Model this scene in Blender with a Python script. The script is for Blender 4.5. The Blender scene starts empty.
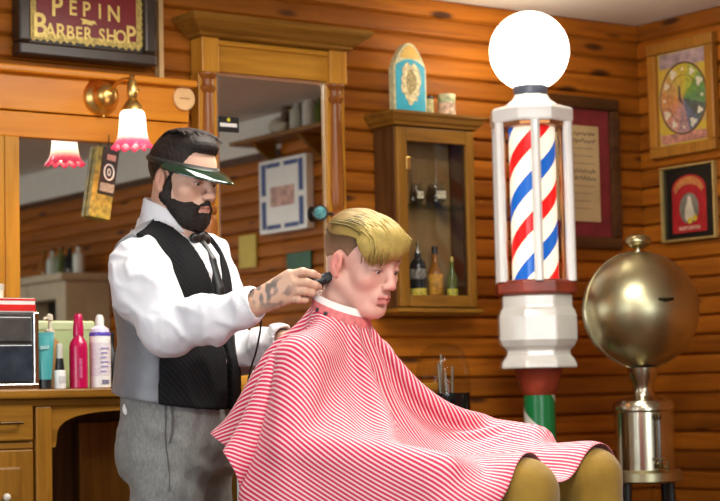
import bpy, bmesh, math, random
import numpy as np
from mathutils import Vector, Matrix

# ------------------------------------------------------------------ camera
SC = bpy.context.scene
COL = SC.collection
FPX, PCX, PCY = 1900.0, 360.0, 250.5
YAW, PITCH, ROLL = math.radians(35.5), math.radians(4.4), math.radians(-1.25)
CAM = np.array([0.0, 0.0, 1.05])
_f = np.array([math.sin(YAW)*math.cos(PITCH), math.cos(YAW)*math.cos(PITCH), math.sin(PITCH)])
_rt = np.array([math.cos(YAW), -math.sin(YAW), 0.0])
_up = np.cross(_rt, _f)
_r2 = _rt*math.cos(ROLL) + _up*math.sin(ROLL)
_u2 = -_rt*math.sin(ROLL) + _up*math.cos(ROLL)
_H = np.array([math.sin(YAW), math.cos(YAW), 0.0])
cd = bpy.data.cameras.new('camera')
cam = bpy.data.objects.new('camera', cd)
COL.objects.link(cam)
cd.sensor_width = 36.0
cd.lens = FPX/720.0*36.0
cd.clip_end = 100
cam.matrix_world = Matrix(((_r2[0], _u2[0], -_f[0], CAM[0]), (_r2[1], _u2[1], -_f[1], CAM[1]),
                           (_r2[2], _u2[2], -_f[2], CAM[2]), (0, 0, 0, 1)))
cd.dof.use_dof = True
cd.dof.focus_distance = 4.45
cd.dof.aperture_fstop = 6.3
SC.camera = cam

# ------------------------------------------------------------------ world, lights, exposure
world = bpy.data.worlds.new('world')
SC.world = world
world.use_nodes = True
world.node_tree.nodes['Background'].inputs[0].default_value = (0.80, 0.90, 1.0, 1)
world.node_tree.nodes['Background'].inputs[1].default_value = 1.0
SC.view_settings.view_transform = 'Standard'
SC.view_settings.look = 'None'
SC.view_settings.gamma = 1.0
SC.view_settings.exposure = 0.18
SC.view_settings.use_curve_mapping = False


def area_light(name, loc, direction, sx, sy, power, color):
    l = bpy.data.lights.new(name, 'AREA')
    l.shape = 'RECTANGLE'
    l.size = sx
    l.size_y = sy
    l.energy = power
    l.color = color
    o = bpy.data.objects.new(name, l)
    COL.objects.link(o)
    o.location = loc
    o.rotation_euler = Vector(direction).to_track_quat('-Z', 'Y').to_euler()
    return o


# daylight entering by the shop windows (left wall, street front) plus added fill panels on the unseen ceiling
area_light('daylight_left', (-1.50, 2.55, 1.45), (1, 0, -0.02), 2.4, 1.5, 58, (0.84, 0.92, 1.0))
area_light('daylight_street', (0.6, -2.48, 1.45), (0, 1, -0.02), 2.8, 1.6, 72, (0.88, 0.94, 1.0))
FILL_PANELS = ((2.2, 2.0, 40), (2.9, 3.75, 36))
for _x, _y, _p in FILL_PANELS:
    area_light('added_fill_light', (_x, _y, 2.40), (0, 0, -1), 1.15, 0.55, _p, (1.0, 0.96, 0.88))

XR, YB, ZC = 5.12, 5.30, 2.46       # right wall, back wall, ceiling
XL, YF = -1.60, -2.60               # left wall, street front


# ------------------------------------------------------------------ helpers: where a picture point lies
def _ray(x, y):
    return _f + _r2*(x-PCX)/FPX - _u2*(y-PCY)/FPX


def atY(x, y, v):
    d = _ray(x, y)
    return CAM + d*(v/d[1])


def atX(x, y, v):
    d = _ray(x, y)
    return CAM + d*(v/d[0])


def atD(x, y, v):
    d = _ray(x, y)
    return CAM + d*(v/(d@_H))


def atV(x, y, v):
    q = atD(x, y, v) - CAM
    return np.array([q@_rt, q@_H, q[2]+CAM[2]])


# ------------------------------------------------------------------ materials
MATS = {}


def new_mat(name):
    m = bpy.data.materials.new(name)
    m.use_nodes = True
    nt = m.node_tree
    return m, nt, nt.nodes['Principled BSDF']


def nd(nt, typ, **kw):
    n = nt.nodes.new(typ)
    for k, v in kw.items():
        if k in ('operation', 'blend_type', 'data_type', 'wave_type', 'bands_direction', 'feature', 'attribute_name', 'wave_profile', 'layer_name', 'uv_map'):
            setattr(n, k, v)
        else:
            n.inputs[k].default_value = v
    return n


def ramp(nt, stops, interp='LINEAR'):
    n = nt.nodes.new('ShaderNodeValToRGB')
    n.color_ramp.interpolation = interp
    e = n.color_ramp.elements
    while len(e) < len(stops):
        e.new(0.5)
    for i, (p, c) in enumerate(stops):
        e[i].position = p
        e[i].color = tuple(c) + (1,) if len(c) == 3 else c
    return n


def plain(name, color, rough=0.5, metal=0.0, vary=0.12, scale=14.0, bump=0.0, bscale=60.0, spec=0.5, emit=None, estr=0.0, coat=0.0, sheen=0.0):
    """procedural: colour mottled by noise, optional fine relief"""
    if name in MATS:
        return MATS[name]
    m, nt, b = new_mat(name)
    tc = nd(nt, 'ShaderNodeTexCoord')
    no = nd(nt, 'ShaderNodeTexNoise', Scale=scale, Detail=4.0)
    nt.links.new(tc.outputs['Object'], no.inputs['Vector'])
    c = np.array(color[:3])
    r = ramp(nt, [(0.3, tuple(np.clip(c*(1-vary), 0, 1))), (0.7, tuple(np.clip(c*(1+vary), 0, 1)))])
    nt.links.new(no.outputs['Fac'], r.inputs['Fac'])
    nt.links.new(r.outputs['Color'], b.inputs['Base Color'])
    b.inputs['Roughness'].default_value = rough
    b.inputs['Metallic'].default_value = metal
    b.inputs['Specular IOR Level'].default_value = spec
    b.inputs['Coat Weight'].default_value = coat
    b.inputs['Sheen Weight'].default_value = sheen
    if emit:
        b.inputs['Emission Color'].default_value = tuple(emit) + (1,)
        b.inputs['Emission Strength'].default_value = estr
    if bump:
        n2 = nd(nt, 'ShaderNodeTexNoise', Scale=bscale, Detail=5.0)
        nt.links.new(tc.outputs['Object'], n2.inputs['Vector'])
        bp = nd(nt, 'ShaderNodeBump', Strength=bump, Distance=0.01)
        nt.links.new(n2.outputs['Fac'], bp.inputs['Height'])
        nt.links.new(bp.outputs['Normal'], b.inputs['Normal'])
    MATS[name] = m
    return m


def wood(name, dark, mid, light, axis='X', rough=0.38, grain=1.0, knots=False, vary=0.25):
    if name in MATS:
        return MATS[name]
    m, nt, b = new_mat(name)
    tc = nd(nt, 'ShaderNodeTexCoord')
    oi = nd(nt, 'ShaderNodeObjectInfo')
    mul = nd(nt, 'ShaderNodeVectorMath', operation='SCALE')
    comb = nd(nt, 'ShaderNodeCombineXYZ')
    for k in range(3):
        nt.links.new(oi.outputs['Random'], comb.inputs[k])
    nt.links.new(comb.outputs[0], mul.inputs[0])
    mul.inputs['Scale'].default_value = 37.0
    add = nd(nt, 'ShaderNodeVectorMath', operation='ADD')
    nt.links.new(tc.outputs['Object'], add.inputs[0])
    nt.links.new(mul.outputs[0], add.inputs[1])
    mp = nd(nt, 'ShaderNodeMapping')
    s = {'X': (1.2, 16, 16), 'Y': (16, 1.2, 16), 'Z': (16, 16, 1.2)}[axis]
    mp.inputs['Scale'].default_value = tuple(v*grain for v in s)
    nt.links.new(add.outputs[0], mp.inputs['Vector'])
    n1 = nd(nt, 'ShaderNodeTexNoise', Scale=1.6, Detail=6.0, Roughness=0.6, Distortion=0.6)
    nt.links.new(mp.outputs[0], n1.inputs['Vector'])
    r = ramp(nt, [(0.25, dark), (0.5, mid), (0.75, light)])
    nt.links.new(n1.outputs['Fac'], r.inputs['Fac'])
    col = r.outputs['Color']
    # whole-piece tone
    mr = nd(nt, 'ShaderNodeMapRange')
    mr.inputs['To Min'].default_value = 1-vary
    mr.inputs['To Max'].default_value = 1+vary
    nt.links.new(oi.outputs['Random'], mr.inputs['Value'])
    mx = nd(nt, 'ShaderNodeVectorMath', operation='SCALE')
    nt.links.new(col, mx.inputs[0])
    nt.links.new(mr.outputs[0], mx.inputs['Scale'])
    col = mx.outputs[0]
    if knots:
        mk = nd(nt, 'ShaderNodeMapping')
        mk.inputs['Scale'].default_value = {'X': (2.6, 9, 9), 'Y': (9, 2.6, 9)}[axis]
        nt.links.new(add.outputs[0], mk.inputs['Vector'])
        vo = nd(nt, 'ShaderNodeTexVoronoi', Scale=1.0)
        nt.links.new(mk.outputs[0], vo.inputs['Vector'])
        rk = ramp(nt, [(0.0, (1, 1, 1)), (0.09, (0.9, 0.9, 0.9)), (0.17, (0, 0, 0))])
        nt.links.new(vo.outputs['Distance'], rk.inputs['Fac'])
        mk2 = nd(nt, 'ShaderNodeMix', data_type='RGBA')
        nt.links.new(rk.outputs['Color'], mk2.inputs['Factor'])
        nt.links.new(col, mk2.inputs['A'])
        mk2.inputs['B'].default_value = (0.045, 0.012, 0.003, 1)
        col = mk2.outputs['Result']
    nt.links.new(col, b.inputs['Base Color'])
    b.inputs['Roughness'].default_value = rough
    b.inputs['Specular IOR Level'].default_value = 0.28
    bp = nd(nt, 'ShaderNodeBump', Strength=0.12, Distance=0.004)
    nt.links.new(n1.outputs['Fac'], bp.inputs['Height'])
    nt.links.new(bp.outputs['Normal'], b.inputs['Normal'])
    MATS[name] = m
    return m


def glass(name, tint=(1, 1, 1), clear=0.93):
    """thin pane: fixed share passes straight through, Fresnel share mirrors"""
    if name in MATS:
        return MATS[name]
    m = bpy.data.materials.new(name)
    m.use_nodes = True
    nt = m.node_tree
    nt.nodes.clear()
    out = nd(nt, 'ShaderNodeOutputMaterial')
    tr = nd(nt, 'ShaderNodeBsdfTransparent')
    no = nd(nt, 'ShaderNodeTexNoise', Scale=3.0)
    r = ramp(nt, [(0.3, tuple(np.array(tint)*clear*0.97)), (0.7, tuple(np.array(tint)*clear))])
    nt.links.new(no.outputs['Fac'], r.inputs['Fac'])
    nt.links.new(r.outputs['Color'], tr.inputs['Color'])
    gl = nd(nt, 'ShaderNodeBsdfGlossy', Roughness=0.03)
    fc = nd(nt, 'ShaderNodeLayerWeight', Blend=0.5)
    pw = nd(nt, 'ShaderNodeMath', operation='POWER')
    pw.inputs[1].default_value = 4.0
    nt.links.new(fc.outputs['Facing'], pw.inputs[0])
    fr = nd(nt, 'ShaderNodeMapRange')
    fr.inputs['To Min'].default_value = 0.012
    fr.inputs['To Max'].default_value = 0.40
    nt.links.new(pw.outputs[0], fr.inputs['Value'])
    mx = nd(nt, 'ShaderNodeMixShader')
    nt.links.new(fr.outputs[0], mx.inputs[0])
    nt.links.new(tr.outputs[0], mx.inputs[1])
    nt.links.new(gl.outputs[0], mx.inputs[2])
    nt.links.new(mx.outputs[0], out.inputs['Surface'])
    MATS[name] = m
    return m


def attr_mat(name, rough=0.5, sss=0.0, bump=0.0, bscale=120.0, sheen=0.0, mottled=0.06, spec=0.4):
    """colour comes from the mesh's own colour attribute (skin zones, printed labels)"""
    if name in MATS:
        return MATS[name]
    m, nt, b = new_mat(name)
    at = nd(nt, 'ShaderNodeAttribute', attribute_name='Col')
    tc = nd(nt, 'ShaderNodeTexCoord')
    no = nd(nt, 'ShaderNodeTexNoise', Scale=45.0, Detail=4.0)
    nt.links.new(tc.outputs['Object'], no.inputs['Vector'])
    mr = nd(nt, 'ShaderNodeMapRange')
    mr.inputs['To Min'].default_value = 1-mottled
    mr.inputs['To Max'].default_value = 1+mottled
    nt.links.new(no.outputs['Fac'], mr.inputs['Value'])
    mx = nd(nt, 'ShaderNodeVectorMath', operation='SCALE')
    nt.links.new(at.outputs['Color'], mx.inputs[0])
    nt.links.new(mr.outputs[0], mx.inputs['Scale'])
    nt.links.new(mx.outputs[0], b.inputs['Base Color'])
    b.inputs['Roughness'].default_value = rough
    b.inputs['Specular IOR Level'].default_value = spec
    b.inputs['Sheen Weight'].default_value = sheen
    if sss:
        b.inputs['Subsurface Weight'].default_value = sss
        b.inputs['Subsurface Radius'].default_value = (0.012, 0.005, 0.003)
        b.inputs['Subsurface Scale'].default_value = 0.6
    if bump:
        n2 = nd(nt, 'ShaderNodeTexNoise', Scale=bscale, Detail=5.0)
        nt.links.new(tc.outputs['Object'], n2.inputs['Vector'])
        bp = nd(nt, 'ShaderNodeBump', Strength=bump, Distance=0.004)
        nt.links.new(n2.outputs['Fac'], bp.inputs['Height'])
        nt.links.new(bp.outputs['Normal'], b.inputs['Normal'])
    MATS[name] = m
    return m


PINE = wood('honey_pine_siding', (0.19, 0.050, 0.003), (0.35, 0.102, 0.005), (0.47, 0.150, 0.008), 'X', 0.58, 1.0, True, 0.20)
PINE_Y = wood('honey_pine_siding_side', (0.19, 0.050, 0.003), (0.35, 0.102, 0.005), (0.47, 0.150, 0.008), 'Y', 0.58, 1.0, True, 0.20)
OAK = wood('golden_oak', (0.32, 0.125, 0.010), (0.48, 0.210, 0.020), (0.60, 0.28, 0.032), 'X', 0.33, 1.3, False, 0.08)
OAK_Z = wood('golden_oak_upright', (0.32, 0.125, 0.010), (0.48, 0.210, 0.020), (0.60, 0.28, 0.032), 'Z', 0.33, 1.3, False, 0.08)
OAKD = wood('brown_oak', (0.14, 0.055, 0.006), (0.23, 0.100, 0.012), (0.32, 0.145, 0.020), 'X', 0.36, 1.3, False, 0.08)
OAKD_Z = wood('brown_oak_upright', (0.14, 0.055, 0.006), (0.23, 0.100, 0.012), (0.32, 0.145, 0.020), 'Z', 0.36, 1.3, False, 0.08)
WALNUT = wood('dark_walnut', (0.040, 0.014, 0.004), (0.085, 0.032, 0.009), (0.13, 0.052, 0.014), 'X', 0.35, 1.3, False, 0.08)
WALNUT_Z = wood('dark_walnut_upright', (0.040, 0.014, 0.004), (0.085, 0.032, 0.009), (0.13, 0.052, 0.014), 'Z', 0.35, 1.3, False, 0.08)
OAKM = wood('counter_oak', (0.17, 0.068, 0.007), (0.28, 0.122, 0.013), (0.37, 0.17, 0.022), 'X', 0.36, 1.3, False, 0.08)
OAKM_Z = wood('counter_oak_upright', (0.17, 0.068, 0.007), (0.28, 0.122, 0.013), (0.37, 0.17, 0.022), 'Z', 0.36, 1.3, False, 0.08)
ORANGE = wood('orange_varnished_panel', (0.52, 0.16, 0.010), (0.66, 0.23, 0.016), (0.74, 0.29, 0.025), 'X', 0.30, 0.8, False, 0.05)
PLASTER = plain('white_plaster', (0.78, 0.74, 0.66), 0.8, vary=0.03, bump=0.05)
BRASS = plain('polished_brass', (0.70, 0.45, 0.14), 0.32, 1.0, vary=0.06)
MIRROR = plain('mirror_silver', (0.66, 0.66, 0.62), 0.015, 1.0, vary=0.01)
BLACKM = plain('black_plastic', (0.012, 0.012, 0.013), 0.35, vary=0.1)
WHITEP = plain('white_enamel', (0.88, 0.87, 0.83), 0.22, vary=0.03, coat=0.3)
GLASS = glass('clear_glass')


# ------------------------------------------------------------------ mesh builder
class MB:
    def __init__(s):
        s.v, s.f = [], []

    def add(s, vs, fs):
        o = len(s.v)
        s.v += [tuple(map(float, p)) for p in vs]
        s.f += [tuple(i+o for i in q) for q in fs]
        return s

    def box(s, x0, x1, y0, y1, z0, z1):
        x0, x1 = min(x0, x1), max(x0, x1)
        y0, y1 = min(y0, y1), max(y0, y1)
        z0, z1 = min(z0, z1), max(z0, z1)
        return s.add([(x0, y0, z0), (x1, y0, z0), (x1, y1, z0), (x0, y1, z0), (x0, y0, z1), (x1, y0, z1), (x1, y1, z1), (x0, y1, z1)],
                     [(3, 2, 1, 0), (4, 5, 6, 7), (0, 1, 5, 4), (1, 2, 6, 5), (2, 3, 7, 6), (3, 0, 4, 7)])

    def lathe(s, prof, c=(0, 0, 0), n=32, ph=0.0, cap=True, sy=1.0):
        """prof: [(radius, z)] bottom to top"""
        vs, fs = [], []
        for (r, z) in prof:
            for k in range(n):
                a = ph + 2*math.pi*k/n
                vs.append((c[0]+r*math.cos(a), c[1]+r*sy*math.sin(a), c[2]+z))
        for i in range(len(prof)-1):
            for k in range(n):
                k2 = (k+1) % n
                fs.append((i*n+k, i*n+k2, (i+1)*n+k2, (i+1)*n+k))
        if cap:
            fs.append(tuple(range(n-1, -1, -1)))
            m = (len(prof)-1)*n
            fs.append(tuple(m+k for k in range(n)))
        return s.add(vs, fs)

    def tube(s, pts, rad, n=8, cap=True, flat=1.0):
        P = [np.array(p, float) for p in pts]
        R = [rad]*len(P) if np.isscalar(rad) else list(rad)
        vs, fs = [], []
        ref = None
        for i, p in enumerate(P):
            t = P[min(i+1, len(P)-1)] - P[max(i-1, 0)]
            t = t/(np.linalg.norm(t)+1e-12)
            if ref is None:
                ref = np.array([0, 0, 1.0]) if abs(t[2]) < 0.9 else np.array([1.0, 0, 0])
            u = ref - t*(ref@t)
            u /= np.linalg.norm(u)+1e-12
            ref = u
            w = np.cross(t, u)
            for k in range(n):
                a = 2*math.pi*k/n
                vs.append(p + R[i]*(math.cos(a)*u*flat + math.sin(a)*w))
        for i in range(len(P)-1):
            for k in range(n):
                k2 = (k+1) % n
                fs.append((i*n+k, i*n+k2, (i+1)*n+k2, (i+1)*n+k))
        if cap:
            fs.append(tuple(range(n-1, -1, -1)))
            fs.append(tuple((len(P)-1)*n+k for k in range(n)))
        return s.add(vs, fs)

    def ball(s, c, r, n=24, m=14, sc=(1, 1, 1)):
        prof = [(max(1e-4, r*math.sin(math.pi*i/m)), -r*math.cos(math.pi*i/m)) for i in range(m+1)]
        vs, fs = [], []
        for (rr, z) in prof:
            for k in range(n):
                a = 2*math.pi*k/n
                vs.append((c[0]+rr*math.cos(a)*sc[0], c[1]+rr*math.sin(a)*sc[1], c[2]+z*sc[2]))
        for i in range(m):
            for k in range(n):
                k2 = (k+1) % n
                fs.append((i*n+k, i*n+k2, (i+1)*n+k2, (i+1)*n+k))
        return s.add(vs, fs)

    def prism(s, poly, plane, a, b):
        """poly in the plane ('XZ' extruded along Y, 'YZ' along X, 'XY' along Z) from a to b"""
        def P(u, w, t):
            return {'XZ': (u, t, w), 'YZ': (t, u, w), 'XY': (u, w, t)}[plane]
        n = len(poly)
        vs = [P(u, w, a) for u, w in poly] + [P(u, w, b) for u, w in poly]
        fs = [tuple(range(n)), tuple(range(2*n-1, n-1, -1))] + [(i, i+n, (i+1) % n+n, (i+1) % n) for i in range(n)]
        return s.add(vs, fs)


def fix_normals(me):
    bm = bmesh.new()
    bm.from_mesh(me)
    bmesh.ops.recalc_face_normals(bm, faces=bm.faces)
    bm.to_mesh(me)
    bm.free()


def link(name, me, mat, parent=None):
    o = bpy.data.objects.new(name, me)
    COL.objects.link(o)
    if mat is not None:
        me.materials.append(mat)
    if parent is not None:
        o.parent = parent
    return o


def build(mb, name, mat, parent=None, smooth=False, bevel=0.0, seg=2, org=None, sharp=35):
    """org: subtract this world point so that coordinates become local to the parent"""
    v = np.array(mb.v)
    if org is None and parent is not None and 'org' in parent:
        org = list(parent['org'])
    if org is not None:
        v = v - np.array(org)
    me = bpy.data.meshes.new(name)
    me.from_pydata(v.tolist(), [], mb.f)
    fix_normals(me)
    if smooth:
        me.shade_smooth()
        try:
            me.set_sharp_from_angle(angle=math.radians(sharp))
        except Exception:
            pass
    o = link(name, me, mat, parent)
    if bevel:
        b = o.modifiers.new('bevel', 'BEVEL')
        b.width = bevel
        b.segments = seg
        b.limit_method = 'ANGLE'
    return o


def tag(o, label, cat, group=None):
    o['label'] = label
    o['category'] = cat
    if group:
        o['group'] = group
    return o


def thing(name, label, cat, loc=(0, 0, 0), rz=0.0, group=None, world=True):
    o = bpy.data.objects.new(name, None)
    COL.objects.link(o)
    o.empty_display_size = 0.05
    o.location = tuple(map(float, loc))
    o.rotation_euler = (0, 0, rz)
    return tag(o, label, cat, group)


ORG = {}


def place(o, org):
    """remember the base of a thing whose parts are written in world coordinates"""
    ORG[o.name] = np.array(org, float)
    return o


def part(mb, name, mat, parent, smooth=False, bevel=0.0, seg=2, sharp=35, org=None):
    """part written in world coordinates; org = base of its top-level thing (children of parts sit at the same origin)"""
    if org is None:
        p = parent
        org = np.zeros(3)
        while p is not None:
            org = org + np.array(p.location)
            p = p.parent
    return build(mb, name, mat, parent, smooth, bevel, seg, org, sharp)


def B():
    return MB()


def text_mesh(body, size, extr, align='CENTER', sx=1.0):
    c = bpy.data.curves.new('lettering', 'FONT')
    c.body = body
    c.size = size
    c.extrude = extr
    c.offset = size*0.018
    c.align_x = align
    c.resolution_u = 3
    t = bpy.data.objects.new('lettering_tmp', c)
    COL.objects.link(t)
    dg = bpy.context.evaluated_depsgraph_get()
    me = bpy.data.meshes.new_from_object(t.evaluated_get(dg))
    bpy.data.objects.remove(t)
    return me


def lettering(name, body, size, mat, parent, pos, facing='-Y', sx=1.0, extr=0.0008, rot=0.0):
    """upright letters on a face; pos is local to the parent; facing -Y (back wall) or -X (right wall)"""
    me = text_mesh(body, size, extr, sx=sx)
    o = link(name, me, None, parent)
    me.materials.clear()
    me.materials.append(mat)
    o.location = pos
    o.scale = (sx, 1, 1)
    o.rotation_euler = (math.pi/2, rot, 0) if facing == '-Y' else (math.pi/2, 0, -math.pi/2)
    return o


def struct(name, mb, mat, parent=None, **kw):
    o = build(mb, name, mat, parent, **kw)
    if parent is None:
        o['kind'] = 'structure'
    return o


# ------------------------------------------------------------------ the room
struct('floor', B().box(XL-0.1, XR+0.1, YF-0.1, YB+0.1, -0.08, 0.0), wood('dark_floor_boards', (0.05, 0.018, 0.006), (0.09, 0.035, 0.010), (0.13, 0.05, 0.015), 'Y', 0.45))
struct('ceiling', B().box(XL-0.1, XR+0.1, YF-0.1, YB+0.1, ZC, ZC+0.08), PLASTER)
wall_back = struct('wall_back', B().box(XL-0.1, XR+0.1, YB, YB+0.12, 0, ZC), WALNUT)
wall_right = struct('wall_right', B().box(XR, XR+0.12, YF-0.1, YB, 0, ZC), WALNUT)
struct('trim_2', B().box(XR-0.012, XR, YF, YB-2.62, 2.285, ZC), PLASTER)


def holed_wall(u0, u1, holes):
    rects, cur = [], u0
    for (a, b, z0, z1) in holes:
        rects += [(cur, a, 0, ZC), (a, b, 0, z0), (a, b, z1, ZC)]
        cur = b
    rects.append((cur, u1, 0, ZC))
    return rects


LW = [(1.30, 3.80, 0.65, 2.25)]
FW = [(-0.9, 2.1, 0.60, 2.30)]
mb = B()
for a, b, z0, z1 in holed_wall(YF-0.1, YB, LW):
    mb.box(XL-0.12, XL, a, b, z0, z1)
struct('wall_left', mb, PLASTER)
mb = B()
for a, b, z0, z1 in holed_wall(XL-0.1, XR, FW):
    mb.box(a, b, YF-0.12, YF, z0, z1)
struct('wall_front', mb, PLASTER)


def window_set(name, axis, u0, u1, z0, z1, at):
    mbf = B()
    def bx(a, b, c, d, off=0.0):
        if axis == 'Y':
            mbf.box(at-0.08, at-0.03, a, b, c, d)
        else:
            mbf.box(a, b, at-0.08, at-0.03, c, d)
    bx(u0, u1, z0, z0+0.06); bx(u0, u1, z1-0.06, z1)
    n = 3
    for k in range(n+1):
        c = u0+0.03+(u1-u0-0.06)*k/n
        bx(c-0.03, c+0.03, z0, z1)
    w = struct(name, mbf, WHITEP)
    for k in range(n):
        a = u0+0.06+(u1-u0-0.06)*k/n
        b = u0+(u1-u0-0.06)*(k+1)/n
        g = B()
        if axis == 'Y':
            g.box(at-0.06, at-0.055, a, b, z0+0.06, z1-0.06)
        else:
            g.box(a, b, at-0.06, at-0.055, z0+0.06, z1-0.06)
        build(g, 'pane', GLASS, w)


window_set('window_1', 'Y', *LW[0], XL)
window_set('window_2', 'X', *FW[0], YF)

# siding: one plank per row, half-log face, shadow groove below each
PH = 0.0713


def plank_mesh(length, axis, rnd):
    prof = [(0.004, 0.005), (0.0125, 0.0065), (0.0155, 0.009), (0.0165, 0.013), (0.0160, 0.030), (0.0148, 0.050), (0.0132, 0.061), (0.0110, 0.066), (0.006, 0.0695)]
    poly = [(0.0, 0.0005)] + prof + [(0.0, PH)]
    vs, fs = [], []
    n = len(poly)
    for e in (0.0, length):
        for (q, z) in poly:
            vs.append((e, -q, z) if axis == 'X' else (-q, e, z))
    for i in range(n):
        fs.append((i, (i+1) % n, n+(i+1) % n, n+i))
    fs += [tuple(range(n)), tuple(range(2*n-1, n-1, -1))]
    me = bpy.data.meshes.new('plank')
    me.from_pydata(vs, [], fs)
    fix_normals(me)
    me.shade_smooth()
    me.set_sharp_from_angle(angle=math.radians(50))
    return me


random.seed(4)
Z0 = 1.036 - 15*PH + PH*0.5 - 0.035
ZP0 = (1.036 % PH) - PH
me_back = plank_mesh(XR-XL, 'X', 0)
me_back.materials.append(PINE)
me_side = plank_mesh(2.6, 'Y', 0)
me_side.materials.append(PINE_Y)
me_side2 = plank_mesh(YB-2.62-YF, 'Y', 0)
me_side2.materials.append(PINE_Y)
row = 0
while True:
    z = ZP0 + PH*row
    row += 1
    if z < -0.001:
        continue
    if z > ZC-0.03:
        break
    hgt = min(1.0, (ZC-z)/PH)
    p = bpy.data.objects.new('plank', me_back)
    COL.objects.link(p)
    p.parent = wall_back
    p.location = (XL, YB, z)
    p.scale = (1, 1, hgt)
    q = bpy.data.objects.new('plank', me_side)
    COL.objects.link(q)
    q.parent = wall_right
    q.location = (XR, YB-2.6-0.018, z)
    q.scale = (1, 1, hgt)
    if z < 2.24:
        q = bpy.data.objects.new('plank', me_side2)
        COL.objects.link(q)
        q.parent = wall_right
        q.location = (XR, YF, z)

# ------------------------------------------------------------------ back-bar counter
CT = 1.09                       # worktop height
CF = 4.80                       # worktop front edge
def cx(px, py, y):
    return float(atY(px, py, y)[0])
def cz(px, py, y):
    return float(atY(px, py, y)[2])

org = (2.6, 5.05, 0)
counter = thing('back_bar_counter', 'long golden oak barber back bar counter with drawer and arched kneehole', 'counter', org)
FY = 4.83
part(B().box(1.50, 3.72, CF, YB-0.025, CT-0.026, CT), 'worktop', OAKM, counter, bevel=0.005)
part(B().box(1.52, 3.70, FY-0.012, FY+0.02, CT-0.048, CT-0.026), 'edge_moulding', OAKD, counter, bevel=0.006)
xa, xb, xc, xd = cx(33, 420, FY), cx(37, 420, FY), cx(51, 420, FY), 3.02
# pedestal left of the kneehole
part(B().box(1.52, xa+0.01, FY+0.012, YB-0.03, 0.0, CT-0.048), 'carcass', OAKD_Z, counter)
part(B().box(xa+0.005, xc, FY-0.008, FY+0.06, 0.0, CT-0.048), 'pilaster', OAKM_Z, counter, bevel=0.004)
part(B().box(1.52, 1.60, FY-0.004, FY+0.04, 0.0, CT-0.048), 'stile', OAKM_Z, counter, bevel=0.003)
zt, zb = cz(10, 403, FY), cz(10, 441, FY)
dr = part(B().box(1.62, xa-0.004, FY-0.012, FY+0.03, zb, zt), 'drawer', OAKM, counter, bevel=0.005)
mb = B()
xp = cx(7, 423, FY)
zp = cz(7, 423, FY)
for k in (-1, 1):
    mb.tube([(xp+k*0.03, FY-0.012, zp), (xp+k*0.03, FY-0.03, zp)], 0.0035)
mb.tube([(xp-0.034, FY-0.03, zp), (xp+0.034, FY-0.03, zp)], 0.0045)
part(mb, 'pull', plain('bronze_dark', (0.06, 0.035, 0.015), 0.35, 1.0), dr, smooth=True)
zt2 = cz(10, 450, FY)
part(B().box(1.60, xa-0.002, FY-0.004, FY+0.02, zt2+0.002, zb-0.004), 'rail', OAKD, counter, bevel=0.003)
door = part(B().box(1.62, xa-0.004, FY-0.010, FY+0.02, 0.10, zt2), 'door', OAKM_Z, counter, bevel=0.004)
part(B().box(1.70, cx(20, 480, FY), FY-0.016, FY+0.0, 0.18, zt2-0.045), 'raised_panel', OAKD_Z, door, bevel=0.008)
part(B().ball((cx(3, 497, FY), FY-0.026, cz(3, 497, FY)), 0.011), 'knob', plain('cream_ceramic', (0.75, 0.68, 0.55), 0.2), door, smooth=True)
# arched apron over the kneehole
z_ap = CT-0.048
zs = cz(55, 440, FY)
zh = cz(80, 411, FY)
poly = [(xc-0.002, z_ap), (xd, z_ap), (xd, zs-0.02), (xd-0.012, zs-0.02)]
cxm = (xc+xd)/2
hw = (xd-xc)/2 - 0.016
for k in range(0, 25):
    t = k/24.0*math.pi
    e = math.copysign(abs(math.cos(t))**0.55, math.cos(t))
    poly.append((cxm+hw*e, zs + (zh-zs)*abs(math.sin(t))**0.7))
poly += [(xc+0.012, zs-0.02), (xc-0.002, zs-0.02)]
part(B().prism(poly, 'XZ', FY-0.002, FY+0.022), 'arched_apron', OAKM, counter)
part(B().box(xc-0.01, 3.05, 5.14, 5.16, 0.0, CT-0.048), 'kneehole_back', WALNUT_Z, counter)
part(B().box(cx(78, 470, 5.12), cx(80, 470, 5.12)+0.40, 5.11, 5.14, 0.05, z_ap-0.05), 'back_door', OAKD_Z, counter, bevel=0.004)
part(B().box(3.02, 3.10, FY-0.008, FY+0.06, 0.0, CT-0.048), 'pilaster', OAKM_Z, counter, bevel=0.004)
part(B().box(3.10, 3.70, FY+0.012, YB-0.03, 0.0, CT-0.048), 'carcass', OAKD_Z, counter)
part(B().box(3.13, 3.67, FY-0.010, FY+0.02, 0.12, z_ap-0.03), 'door', OAKM_Z, counter, bevel=0.004)

# ------------------------------------------------------------------ wide mirror of the back bar
org = (2.5, 5.24, CT)
m1 = thing('back_bar_mirror', 'wide mirror in an orange varnished oak frame standing on the back bar', 'mirror', org)
FM = 5.215                      # frame front
zt = cz(98, 78, FM)
part(B().box(1.50, 3.075, FM-0.035, YB-0.022, zt-0.008, zt+0.014), 'cornice', ORANGE, m1, bevel=0.006)
z1 = cz(98, 117, FM)
part(B().box(1.52, 3.06, FM, YB-0.022, z1+0.004, zt-0.008), 'frieze_board', ORANGE, m1, bevel=0.003)
z2 = cz(60, 139, FM)
xs = cx(20, 200, FM)
part(B().box(1.60, 3.06, FM+0.004, YB-0.022, z2, z1), 'top_rail', ORANGE, m1, bevel=0.003)
part(B().box(cx(5, 200, FM), xs, FM, YB-0.022, CT+0.06, z2), 'stile', OAK_Z, m1, bevel=0.004)
part(B().box(1.60, cx(4.0, 200, FM), FM-0.006, YB-0.022, CT+0.06, z2-0.001), 'side_panel', OAK_Z, m1, bevel=0.004)
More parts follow.
